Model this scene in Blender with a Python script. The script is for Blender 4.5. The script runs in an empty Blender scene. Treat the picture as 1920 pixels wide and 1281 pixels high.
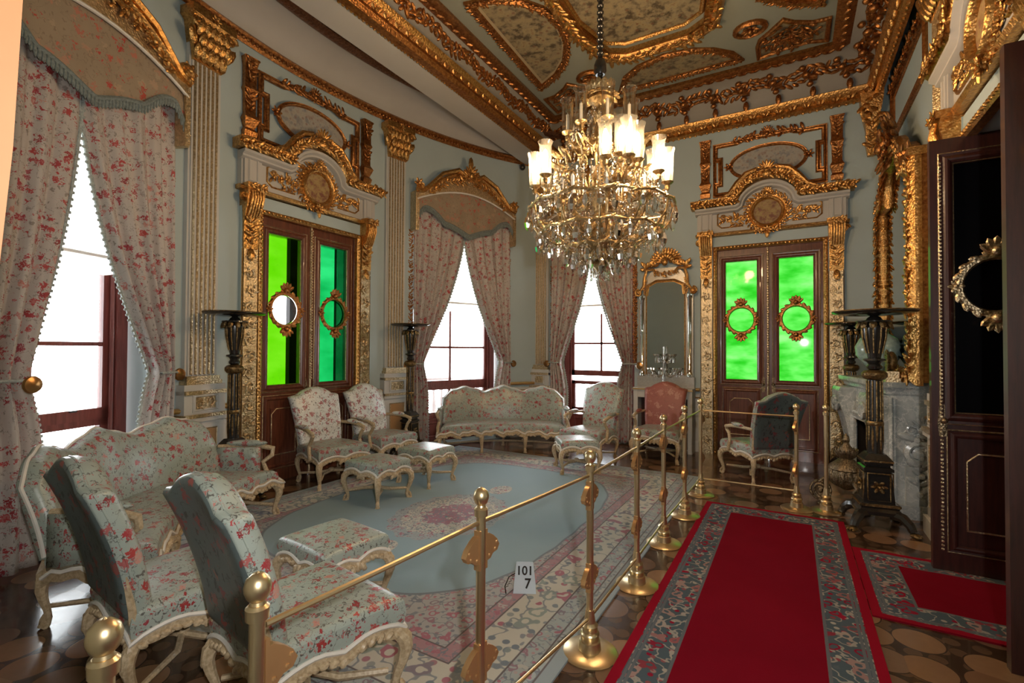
import bpy, bmesh, math, random
import numpy as np
from mathutils import Matrix, Vector
random.seed(7)
S = bpy.context.scene
COL = S.collection
PI = math.pi
R_ = math.radians
# ---------------------------------------------------------------- camera
YAW, PITCH, ROLL = R_(30.3), .0165, .005
cd = bpy.data.cameras.new('camera')
cd.sensor_width = 36.0
cd.lens = 900.0 / 1920 * 36
cd.clip_start = .03
cam = bpy.data.objects.new('camera', cd)
COL.objects.link(cam)
cam.matrix_world = (Matrix.Translation((0, 0, 1.6)) @ Matrix.Rotation(YAW, 4, 'Z') @
                    Matrix.Rotation(PI / 2 + PITCH, 4, 'X') @ Matrix.Rotation(ROLL, 4, 'Z'))
S.camera = cam
# ---------------------------------------------------------------- sky, light, exposure
S.view_settings.view_transform = 'Standard'
S.view_settings.look = 'None'
S.view_settings.gamma = 1
S.view_settings.use_curve_mapping = False
S.view_settings.exposure = 0.62
W = bpy.data.worlds.new('sky')
S.world = W
W.use_nodes = True
wn = W.node_tree.nodes
bg = wn['Background']
bg.inputs['Color'].default_value = (.93, .97, 1, 1)
bg.inputs['Strength'].default_value = 8.5


def lamp(name, kind, loc, energy, color=(1, 1, 1), **kw):
    d = bpy.data.lights.new(name, kind)
    d.energy = energy
    d.color = color
    for k, v in kw.items():
        setattr(d, k, v)
    o = bpy.data.objects.new(name, d)
    o.location = loc
    COL.objects.link(o)
    return o


# the photographer's flash, just above and right of the lens
fl = lamp('camera_flash', 'SPOT', (.30, -.06, 1.84), 140, (1, .965, .92), spot_size=R_(128), spot_blend=.75, shadow_soft_size=.03)
fl.rotation_euler = (PI / 2 + .02, 0, R_(34))
S.cycles.use_denoising = True
S.cycles.max_bounces = 10
S.cycles.transparent_max_bounces = 24
S.cycles.sample_clamp_indirect = 6
S.cycles.caustics_reflective = False
S.cycles.caustics_refractive = False

# ---------------------------------------------------------------- material helpers


class NT:
    def __init__(s, name):
        s.m = bpy.data.materials.new(name)
        s.m.use_nodes = True
        s.t = s.m.node_tree
        s.b = s.t.nodes['Principled BSDF']
        s.out = s.t.nodes['Material Output']

    def n(s, ty, **kw):
        nd = s.t.nodes.new(ty)
        for k, v in kw.items():
            setattr(nd, k, v)
        return nd

    def link(s, a, b):
        s.t.links.new(a, b)

    def put(s, v, sock):
        if isinstance(v, bpy.types.NodeSocket):
            s.link(v, sock)
        elif isinstance(v, (tuple, list)):
            sock.default_value = tuple(v) + (1,) if len(v) == 3 and sock.type == 'RGBA' else v
        else:
            sock.default_value = v

    def co(s, kind='Object'):
        return s.n('ShaderNodeTexCoord').outputs[kind]

    def mapping(s, vec, scale=(1, 1, 1), rot=(0, 0, 0)):
        m = s.n('ShaderNodeMapping')
        s.link(vec, m.inputs[0])
        m.inputs['Scale'].default_value = scale
        m.inputs['Rotation'].default_value = rot
        return m.outputs[0]

    def math(s, op, a, b=0.0, c=None):
        m = s.n('ShaderNodeMath', operation=op)
        s.put(a, m.inputs[0])
        s.put(b, m.inputs[1])
        if c is not None:
            s.put(c, m.inputs[2])
        return m.outputs[0]

    def step(s, a, lo, hi):  # smooth 0..1
        m = s.n('ShaderNodeMapRange', interpolation_type='SMOOTHSTEP')
        s.put(a, m.inputs[0])
        m.inputs[1].default_value = lo
        m.inputs[2].default_value = hi
        return m.outputs[0]

    def band(s, a, lo, hi, e=.004):
        return s.math('MULTIPLY', s.step(a, lo - e, lo + e), s.math('SUBTRACT', 1.0, s.step(a, hi - e, hi + e)))

    def mix(s, f, a, b):
        m = s.n('ShaderNodeMix', data_type='RGBA')
        s.put(f, m.inputs[0])
        s.put(a, m.inputs[6])
        s.put(b, m.inputs[7])
        return m.outputs[2]

    def vor(s, vec, scale, rnd=1.0, feature='F1', dims='3D', metric='EUCLIDEAN'):
        v = s.n('ShaderNodeTexVoronoi', feature=feature, voronoi_dimensions=dims, distance=metric)
        if vec:
            s.link(vec, v.inputs['Vector'])
        v.inputs['Scale'].default_value = scale
        v.inputs['Randomness'].default_value = rnd
        return v

    def noise(s, vec, scale, detail=3, rough=.55):
        v = s.n('ShaderNodeTexNoise')
        if vec:
            s.link(vec, v.inputs['Vector'])
        v.inputs['Scale'].default_value = scale
        v.inputs['Detail'].default_value = detail
        v.inputs['Roughness'].default_value = rough
        return v

    def ramp(s, f, stops, interp='LINEAR'):
        r = s.n('ShaderNodeValToRGB')
        r.color_ramp.interpolation = interp
        e = r.color_ramp.elements
        while len(e) < len(stops):
            e.new(.5)
        for i, (p, c) in enumerate(stops):
            e[i].position = p
            e[i].color = tuple(c) + (1,)
        s.put(f, r.inputs[0])
        return r.outputs[0]

    def bump(s, h, strength=.3, dist=.01):
        b = s.n('ShaderNodeBump')
        b.inputs['Strength'].default_value = strength
        b.inputs['Distance'].default_value = dist
        s.put(h, b.inputs['Height'])
        s.link(b.outputs[0], s.b.inputs['Normal'])

    def p(s, **kw):
        names = dict(color='Base Color', rough='Roughness', metal='Metallic', spec='Specular IOR Level', trans='Transmission Weight',
                     sheen='Sheen Weight', coat='Coat Weight', ior='IOR', emit='Emission Color', estr='Emission Strength', alpha='Alpha')
        for k, v in kw.items():
            s.put(v, s.b.inputs[names[k]])
        return s


def plain(name, c, rough=.5, metal=0.0, nscale=0, namt=.12, bump=0, **kw):
    t = NT(name)
    col = c
    if nscale:
        nz = t.noise(t.co(), nscale, 4)
        col = t.mix(nz.outputs[0], tuple(x * (1 - namt * 2) for x in c), tuple(min(1, x * (1 + namt * 2)) for x in c))
        if bump:
            t.bump(nz.outputs[0], bump)
    t.p(color=col, rough=rough, metal=metal, **kw)
    return t.m


def gold_mat(name, lo, hi, rough=.32, scale=38, metal=.92, bump=.6):
    t = NT(name)
    c = t.co()
    nz = t.noise(c, scale, 4, .65)
    v = t.vor(c, scale * 1.3)
    h = t.math('MULTIPLY', nz.outputs[0], t.math('SUBTRACT', 1.1, v.outputs['Distance']))
    t.p(color=t.ramp(nz.outputs[0], [(.3, lo), (.68, hi)]), rough=rough, metal=metal)
    t.bump(h, bump, .012)
    return t.m


M = {}
M['gold'] = gold_mat('gilding', (.34, .15, .04), (.80, .47, .16))
M['gold_red'] = gold_mat('red_gilding', (.20, .065, .022), (.58, .27, .085), .38, 30)
M['gold_pale'] = gold_mat('pale_gilding', (.44, .33, .19), (.84, .68, .44), .36, 45)
M['gold_plain'] = plain('smooth_gilding', (.85, .52, .2), .3, .9, 20, .1)
M['brass'] = plain('brass', (.72, .56, .33), .3, .95, 8, .05)
M['brass_dark'] = plain('bronze', (.42, .22, .08), .28, .9, 20, .15)
M['clamp'] = plain('clamp_brass', (.62, .36, .16), .33, .75, 8, .06)
M['wall'] = plain('pale_blue_plaster', (.45, .53, .53), .75, 0, 2.5, .03)
M['cream'] = plain('cream_paint', (.58, .56, .52), .6, 0, 3, .04)
M['lilac'] = plain('grey_cream_paint', (.50, .47, .43), .6, 0, 3, .04)
M['cove'] = plain('cove_paint', (.33, .30, .26), .7, 0, 3, .05)
M['reveal'] = plain('white_paint', (.78, .79, .79), .7, 0, 2, .02)
M['ceil'] = plain('ceiling_plaster', (.27, .28, .23), .8, 0, 2, .05)
M['beam'] = plain('soffit_plaster', (.50, .47, .43), .8, 0, 2, .04)
M['inset'] = plain('ochre_panel', (.46, .25, .10), .5, 0, 6, .12)


def wood(name, a, b, rough=.3, sc=(14, 14, 1.2), coat=.25):
    t = NT(name)
    c = t.mapping(t.co(), sc)
    nz = t.noise(c, 3.0, 5, .6)
    t.p(color=t.ramp(nz.outputs[0], [(.3, a), (.7, b)]), rough=rough, coat=coat)
    t.bump(nz.outputs[0], .06, .004)
    return t.m


M['mahogany'] = wood('mahogany', (.075, .020, .011), (.19, .060, .030))
M['dark_door'] = wood('dark_door_wood', (.026, .007, .0055), (.066, .017, .012), .4)
M['frame_wood'] = wood('window_frame_wood', (.14, .030, .024), (.25, .065, .05), .4)
M['chair_wood'] = wood('gilded_cream_wood', (.38, .27, .15), (.68, .54, .36), .42, (20, 20, 20), .1)
M['trim_white'] = plain('ivory_beading', (.76, .72, .66), .45, 0, 20, .05)
M['black'] = plain('ebonised_wood', (.018, .016, .014), .25, 0, 15, .2, coat=.4)
M['ebony_gilt'] = gold_mat('tarnished_gilt', (.045, .030, .016), (.36, .23, .09), .34, 40, .8)
M['iron'] = gold_mat('aged_bronze', (.05, .036, .022), (.40, .30, .18), .38, 50, .85)
M['ivory_border'] = plain('ivory_border', (.40, .31, .19), .7, 0, 5, .06)
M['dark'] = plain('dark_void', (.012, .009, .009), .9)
M['candle'] = plain('candle_wax', (.85, .83, .80), .5)
M['green_lamp'] = plain('porcelain', (.30, .42, .40), .15, 0, 30, .35)


def silk(name, base, base2, fl, leaf, sc=9.0, rough=.36, spec=.7, lining=False):
    t = NT(name)
    c = t.co()
    nz = t.noise(c, sc * 2.2, 2)
    vadd = t.n('ShaderNodeVectorMath', operation='MULTIPLY_ADD')
    t.link(nz.outputs['Color'], vadd.inputs[0])
    vadd.inputs[1].default_value = (.07, .07, .07)
    t.link(c, vadd.inputs[2])
    vc = vadd.outputs[0]
    v1 = t.vor(vc, sc)
    sep = t.n('ShaderNodeSeparateColor')
    t.link(v1.outputs['Color'], sep.inputs[0])
    rad = t.math('MULTIPLY_ADD', sep.outputs[0], .24, .22)
    pet = t.vor(vc, sc * 4.2)
    d = t.math('ADD', v1.outputs['Distance'], t.math('MULTIPLY', t.math('SUBTRACT', pet.outputs['Distance'], .42), .62))
    fm = t.math('SUBTRACT', 1.0, t.step(t.math('SUBTRACT', d, rad), -.02, .03))
    core = t.math('SUBTRACT', 1.0, t.step(t.math('SUBTRACT', d, t.math('MULTIPLY', rad, .45)), -.02, .03))
    v2 = t.vor(t.mapping(vc, (1, .8, .45), (.5, .6, .4)), sc * 2.4)
    lm = t.math('SUBTRACT', 1.0, t.step(v2.outputs['Distance'], .20, .26))
    nv = t.noise(vc, sc * .75, 1)
    vine = t.math('SUBTRACT', 1.0, t.step(t.math('ABSOLUTE', t.math('SUBTRACT', nv.outputs[0], .5)), .004, .012))
    lm = t.math('MAXIMUM', t.math('MULTIPLY', lm, .9), t.math('MULTIPLY', vine, .75))
    bcol = t.mix(t.noise(c, sc * .5, 2).outputs[0], base, base2)
    col = t.mix(lm, bcol, leaf)
    fcol = t.ramp(sep.outputs[1], [(.0, fl[0]), (.45, fl[1]), (.75, fl[2]), (1, fl[3])])
    col = t.mix(fm, col, fcol)
    col = t.mix(t.math('MULTIPLY', core, .45), col, t.ramp(sep.outputs[2], [(.3, fl[1]), (.7, base2)]))
    weave = t.noise(t.mapping(c, (1, 1, 3)), 160, 1)
    t.p(color=col, rough=rough, spec=spec)
    t.bump(weave.outputs[0], .12, .003)
    return t.m


RED = [(.27, .022, .028), (.46, .065, .06), (.33, .04, .06), (.60, .30, .24)]
M['silk'] = silk('floral_silk', (.31, .38, .345), (.42, .455, .40), RED, (.095, .09, .08), 16)
M['silk_white'] = silk('white_floral_silk', (.74, .77, .76), (.80, .81, .79), [(.30, .07, .09), (.46, .15, .16), (.36, .1, .12), (.45, .3, .24)], (.13, .12, .12), 15)
M['lining'] = silk('dark_back_silk', (.085, .12, .125), (.14, .17, .165), [(.26, .04, .045), (.36, .09, .075), (.22, .04, .055), (.34, .20, .14)], (.035, .04, .04), 10, .42)
M['red_silk'] = silk('coral_damask', (.27, .07, .05), (.32, .09, .065), [(.42, .17, .13), (.43, .19, .14), (.40, .16, .12), (.42, .18, .13)], (.25, .07, .05), 8, .5)
M['curtain'] = silk('floral_curtain_silk', (.47, .42, .38), (.55, .49, .45), RED, (.25, .21, .18), 14, .5, .4)
M['valance'] = silk('valance_silk', (.30, .23, .16), (.38, .29, .20), [(.44, .06, .045), (.52, .10, .07), (.42, .33, .22), (.46, .08, .06)], (.26, .19, .13), 11, .55, .3)
M['fringe_dark'] = plain('dark_grey_fringe', (.20, .23, .22), .8, 0, 60, .35, .5)
M['fringe'] = plain('grey_fringe', (.38, .42, .40), .8, 0, 60, .35, .5)


def transp(name, tint, gloss=.1, rough=.02, gcol=(1, 1, 1), fres=1):
    t = NT(name)
    tr = t.n('ShaderNodeBsdfTransparent')
    tr.inputs[0].default_value = tuple(tint) + (1,)
    gl = t.n('ShaderNodeBsdfGlossy')
    gl.inputs['Roughness'].default_value = rough
    gl.inputs[0].default_value = tuple(gcol) + (1,)
    mx = t.n('ShaderNodeMixShader')
    fr = t.n('ShaderNodeFresnel')
    fr.inputs[0].default_value = 1.45
    t.link(t.math('MULTIPLY_ADD', fr.outputs[0], fres, gloss), mx.inputs[0])
    t.link(tr.outputs[0], mx.inputs[1])
    t.link(gl.outputs[0], mx.inputs[2])
    t.link(mx.outputs[0], t.out.inputs['Surface'])
    return t.m


M['glass'] = transp('clear_glass', (.96, .97, .97), 0)
M['barrier_glass'] = transp('barrier_glass', (.96, .96, .955), .012, fres=0)
t = NT('lamp_glass')
_tr, _tl, _gl, _m1, _m2 = (t.n('ShaderNodeBsdf' + k) for k in ('Transparent', 'Translucent', 'Glossy', 'Transparent', 'Transparent'))
_m1, _m2 = t.n('ShaderNodeMixShader'), t.n('ShaderNodeMixShader')
_tl.inputs[0].default_value = (.95, .9, .8, 1)
_gl.inputs['Roughness'].default_value = .06
_m1.inputs[0].default_value = .10
_m2.inputs[0].default_value = .14
t.link(_tr.outputs[0], _m1.inputs[1])
t.link(_tl.outputs[0], _m1.inputs[2])
t.link(_m1.outputs[0], _m2.inputs[1])
t.link(_gl.outputs[0], _m2.inputs[2])
t.link(_m2.outputs[0], t.out.inputs['Surface'])
M['shade_glass'] = t.m
M['clear_shade'] = transp('clear_lamp_glass', (.95, .94, .91), .12, .06, (1, .96, .9), fres=.45)
M['crystal'] = transp('cut_crystal', (.86, .85, .83), .45, .1, (1, .98, .95))
M['lustre_gold'] = gold_mat('lustre_gilding', (.26, .17, .075), (.78, .57, .30), .3, 40)
M['silver'] = plain('silvered_frame', (.50, .47, .42), .35, .6, 30, .15)
M['jamb'] = plain('jamb_gilding', (.30, .13, .05), .6, .1, 6, .08)
M['dark_glass'] = plain('dark_door_glass', (.003, .003, .004), .3, spec=.06)


def green_glass(name, a, b, sc):
    t = NT(name)
    nz = t.noise(t.mapping(t.co(), (1, 1, 2.2)), sc, 3)
    tr = t.n('ShaderNodeBsdfTransparent')
    t.link(t.ramp(nz.outputs[0], [(.35, a), (.7, b)]), tr.inputs[0])
    gl = t.n('ShaderNodeBsdfGlossy')
    gl.inputs['Roughness'].default_value = .05
    mx = t.n('ShaderNodeMixShader')
    mx.inputs[0].default_value = .012
    t.link(tr.outputs[0], mx.inputs[1])
    t.link(gl.outputs[0], mx.inputs[2])
    t.link(mx.outputs[0], t.out.inputs['Surface'])
    return t.m


M['green'] = green_glass('green_glass', (.05, .235, .04), (.175, .33, .15), 2.2)
M['lime'] = green_glass('lime_green_glass', (.105, .245, .012), (.14, .27, .04), 1.5)
M['emerald'] = green_glass('emerald_glass', (.02, .20, .085), (.05, .26, .13), 1.5)
t = NT('mirror_silver')
t.p(color=(.62, .62, .58), rough=.02, metal=1.0)
M['mirror'] = t.m


def blind_mat():
    t = NT('blind_cloth')
    tl = t.n('ShaderNodeBsdfTranslucent')
    tl.inputs[0].default_value = (.8, .78, .70, 1)
    df = t.n('ShaderNodeBsdfDiffuse')
    df.inputs[0].default_value = (.8, .78, .72, 1)
    mx = t.n('ShaderNodeMixShader')
    mx.inputs[0].default_value = .35
    t.link(tl.outputs[0], mx.inputs[1])
    t.link(df.outputs[0], mx.inputs[2])
    t.link(mx.outputs[0], t.out.inputs['Surface'])
    return t.m


M['blind'] = blind_mat()


def emis(name, c, s):
    t = NT(name)
    t.p(color=c, emit=c, estr=s)
    return t.m


M['flame'] = emis('lit_bulb', (1, .74, .42), 18)


def marble():
    t = NT('grey_green_marble')
    c = t.co()
    n1 = t.noise(c, 4.5, 6, .62)
    va = t.n('ShaderNodeVectorMath', operation='MULTIPLY_ADD')
    t.link(n1.outputs['Color'], va.inputs[0])
    va.inputs[1].default_value = (.5, .5, .5)
    t.link(c, va.inputs[2])
    v = t.vor(va.outputs[0], 7, 1, 'DISTANCE_TO_EDGE')
    vein = t.math('SUBTRACT', 1.0, t.step(v.outputs['Distance'], .0, .07))
    col = t.ramp(n1.outputs[0], [(.3, (.20, .24, .24)), (.5, (.40, .43, .43)), (.7, (.60, .62, .60))])
    t.p(color=t.mix(t.math('MULTIPLY', vein, .7), col, (.74, .74, .70)), rough=.18)
    return t.m


M['marble'] = marble()


def painting(name, bgc, cols, sc=9):
    t = NT(name)
    c = t.co()
    nz = t.noise(c, sc, 5, .65)
    v = t.vor(c, sc * 1.2)
    col = t.ramp(nz.outputs[0], [(.38, cols[0]), (.5, bgc), (.6, cols[1]), (.72, cols[2])])
    f = t.math('SUBTRACT', 1.0, t.step(v.outputs['Distance'], .15, .26))
    t.p(color=t.mix(t.math('MULTIPLY', f, .7), col, cols[2]), rough=.6)
    return t.m


M['paint_oval'] = painting('oval_painting', (.40, .37, .32), [(.24, .24, .24), (.36, .31, .26), (.26, .16, .13)], 11)
M['paint_medal'] = painting('medallion_painting', (.34, .22, .09), [(.20, .08, .05), (.40, .28, .12), (.30, .12, .09)], 13)
M['paint_ceil'] = painting('ceiling_painting', (.25, .20, .12), [(.08, .06, .035), (.30, .24, .13), (.17, .08, .045)], 8)


def parquet():
    t = NT('round_block_parquet')
    c = t.co()
    v = t.vor(c, 3.6, .55, 'F1', '2D')
    sep = t.n('ShaderNodeSeparateColor')
    t.link(v.outputs['Color'], sep.inputs[0])
    d = v.outputs['Distance']
    big = t.math('SUBTRACT', 1.0, t.step(d, .43, .45))
    rim = t.math('MULTIPLY', big, t.step(d, .405, .42))
    ringn = t.noise(c, 18, 3)
    tan = t.ramp(sep.outputs[0], [(.0, (.20, .10, .05)), (.4, (.31, .17, .085)), (.75, (.16, .09, .055)), (1, (.25, .15, .09))])
    v2 = t.vor(c, 9.5, .6, 'F1', '2D')
    s2 = t.math('SUBTRACT', 1.0, t.step(v2.outputs['Distance'], .36, .42))
    gap = t.mix(s2, (.035, .018, .010), (.10, .055, .03))
    col = t.mix(big, gap, tan)
    col = t.mix(rim, col, (.03, .016, .01))
    col = t.mix(t.math('MULTIPLY', ringn.outputs[0], .3), col, (.08, .04, .02))
    t.p(color=col, rough=t.math('MULTIPLY_ADD', ringn.outputs[0], .16, .13), spec=.5, coat=.2)
    return t.m


M['parquet'] = parquet()


def xy(t):
    sp = t.n('ShaderNodeSeparateXYZ')
    t.link(t.co(), sp.inputs[0])
    return sp.outputs


def ornament(t, c, sc, cols, bgc):
    """dense woven flowers and leaves in cols over bgc"""
    v = t.vor(c, sc, .8, 'F1', '2D')
    v2 = t.vor(c, sc * 2.6, 1, 'F1', '2D')
    nz = t.noise(c, sc * 1.1, 2)
    s = t.n('ShaderNodeSeparateColor')
    t.link(v.outputs['Color'], s.inputs[0])
    s2 = t.n('ShaderNodeSeparateColor')
    t.link(v2.outputs['Color'], s2.inputs[0])
    f2 = t.math('SUBTRACT', 1.0, t.step(v2.outputs['Distance'], .24, .32))
    col = t.mix(t.math('MULTIPLY', f2, t.step(s2.outputs[0], .3, .35)), bgc, t.ramp(s2.outputs[1], [(.2, cols[1]), (.6, cols[2]), (.9, cols[0])]))
    d = t.math('ADD', v.outputs['Distance'], t.math('MULTIPLY', t.math('SUBTRACT', v2.outputs['Distance'], .35), .35))
    f1 = t.math('SUBTRACT', 1.0, t.step(d, .26, .31))
    f0 = t.math('SUBTRACT', 1.0, t.step(d, .10, .14))
    vine = t.math('SUBTRACT', 1.0, t.step(t.math('ABSOLUTE', t.math('SUBTRACT', nz.outputs[0], .5)), .012, .025))
    col = t.mix(t.math('MULTIPLY', vine, .8), col, cols[1])
    col = t.mix(f1, col, t.ramp(s.outputs[0], [(.25, cols[0]), (.5, cols[1]), (.8, cols[2])]))
    return t.mix(f0, col, bgc)


def rug_mat(hx, hy, fx, fy, fox, foy, mx, my):
    """pale blue field with rounded outline, medallion, ivory main border; local x,y in metres from the rug centre"""
    t = NT('blue_medallion_rug')
    c = t.co()
    x, y, _ = xy(t)
    ax = t.math('ABSOLUTE', x)
    ay = t.math('ABSOLUTE', y)
    e = t.math('MINIMUM', t.math('SUBTRACT', hx, ax), t.math('SUBTRACT', hy, ay))  # distance in from the edge
    ivory, rose, slate, grey = (.50, .47, .40), (.36, .13, .17), (.16, .19, .22), (.30, .32, .33)
    inner = ornament(t, c, 9, [rose, slate, (.38, .2, .22)], (.36, .35, .34))
    main = ornament(t, c, 5.0, [rose, slate, (.25, .3, .27)], ivory)
    guard = ornament(t, c, 12, [rose, slate, (.4, .38, .35)], (.36, .20, .22))
    g2 = ornament(t, c, 11, [rose, slate, (.42, .4, .36)], (.33, .36, .35))
    lines = (.12, .10, .10)
    col = inner
    col = t.mix(t.step(e, .60, .595), col, guard)
    col = t.mix(t.math('SUBTRACT', 1.0, t.step(e, .495, .505)), col, main)
    col = t.mix(t.math('SUBTRACT', 1.0, t.step(e, .235, .245)), col, g2)
    col = t.mix(t.math('SUBTRACT', 1.0, t.step(e, .070, .075)), col, (.26, .30, .31))
    for q in (.505, .235, .60, .075, .12):
        col = t.mix(t.band(e, q - .005, q + .005, .002), col, lines)
    # field
    qx = t.math('DIVIDE', t.math('ABSOLUTE', t.math('SUBTRACT', x, fox)), fx)
    qy = t.math('DIVIDE', t.math('ABSOLUTE', t.math('SUBTRACT', y, foy)), fy)
    wob = t.math('MULTIPLY', t.math('SINE', t.math('MULTIPLY', t.math('ARCTAN2', t.math('SUBTRACT', y, foy), t.math('SUBTRACT', x, fox)), 24.0)), .012)
    rr = t.math('ADD', t.math('ADD', t.math('POWER', qx, 3.2), t.math('POWER', qy, 3.2)), wob)
    nzf = t.noise(c, 1.2, 2)
    fcol = t.mix(nzf.outputs[0], (.22, .32, .375), (.275, .375, .42))
    col = t.mix(t.math('SUBTRACT', 1.0, t.step(rr, .985, 1.0)), col, fcol)
    col = t.mix(t.band(rr, .985, 1.03, .01), col, slate)
    # medallion
    mqx = t.math('DIVIDE', t.math('SUBTRACT', x, mx), .50)
    mqy = t.math('DIVIDE', t.math('SUBTRACT', y, my), .66)
    ang = t.math('ARCTAN2', mqy, mqx)
    mr = t.math('SQRT', t.math('ADD', t.math('MULTIPLY', mqx, mqx), t.math('MULTIPLY', mqy, mqy)))
    mr = t.math('ADD', mr, t.math('MULTIPLY', t.math('SINE', t.math('MULTIPLY', ang, 16.0)), .03))
    mcol = ornament(t, c, 13, [rose, slate, grey], ivory)
    mid = ornament(t, c, 12, [ivory, slate, rose], (.34, .15, .19))
    rim = ornament(t, c, 13, [slate, grey, rose], (.33, .36, .37))
    col = t.mix(t.math('SUBTRACT', 1.0, t.step(mr, 1.0, 1.02)), col, rim)
    col = t.mix(t.math('SUBTRACT', 1.0, t.step(mr, .80, .82)), col, mcol)
    col = t.mix(t.math('SUBTRACT', 1.0, t.step(mr, .44, .46)), col, mid)
    # two small pendants on the long axis
    for sgn in (1, -1):
        py = t.math('DIVIDE', t.math('SUBTRACT', y, t.math('ADD', my, sgn * .92)), .17)
        px = t.math('DIVIDE', t.math('SUBTRACT', x, mx), .12)
        pr = t.math('ADD', t.math('MULTIPLY', px, px), t.math('MULTIPLY', py, py))
        col = t.mix(t.math('SUBTRACT', 1.0, t.step(pr, .9, 1.0)), col, mcol)
    pile = t.noise(c, 220, 2)
    t.p(color=col, rough=.9, spec=.15, sheen=.2)
    t.bump(pile.outputs[0], .25, .004)
    return t.m


def runner_mat(hx, y0, y1, name):
    t = NT(name)
    c = t.co()
    x, y, _ = xy(t)
    e = t.math('MINIMUM', t.math('SUBTRACT', hx, t.math('ABSOLUTE', x)),
               t.math('MINIMUM', t.math('SUBTRACT', y1, y), t.math('SUBTRACT', y, y0)))
    red = t.mix(t.noise(c, 2.5, 3).outputs[0], (.15, .003, .010), (.21, .005, .016))
    orn = ornament(t, c, 7.5, [(.26, .012, .03), (.36, .32, .27), (.22, .015, .035)], (.075, .10, .115))
    col = t.mix(t.math('SUBTRACT', 1.0, t.step(e, .255, .26)), red, orn)
    for q in (.25, .085, .065):
        col = t.mix(t.band(e, q - .008, q + .008, .002), col, (.12, .13, .14))
    col = t.mix(t.math('SUBTRACT', 1.0, t.step(e, .05, .054)), col, (.26, .006, .018))
    t.p(color=col, rough=.95, spec=.04)
    t.bump(t.noise(c, 240, 2).outputs[0], .25, .004)
    return t.m
# ---------------------------------------------------------------- mesh building
def _sphere(nu, nv):
    vs = [(0, 0, 1)]
    for j in range(1, nv):
        a = PI * j / nv
        for i in range(nu):
            b = 2 * PI * i / nu
            vs.append((math.sin(a) * math.cos(b), math.sin(a) * math.sin(b), math.cos(a)))
    vs.append((0, 0, -1))
    fs = []
    for i in range(nu):
        fs.append((0, 1 + i, 1 + (i + 1) % nu))
    for j in range(nv - 2):
        for i in range(nu):
            a, b = 1 + j * nu + i, 1 + j * nu + (i + 1) % nu
            fs.append((a, a + nu, b + nu, b))
    o = 1 + (nv - 2) * nu
    L = len(vs) - 1
    for i in range(nu):
        fs.append((L, o + (i + 1) % nu, o + i))
    return np.array(vs, float), fs


SPH = {k: _sphere(*k) for k in ((6, 4), (8, 5), (12, 8), (20, 12))}


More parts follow.
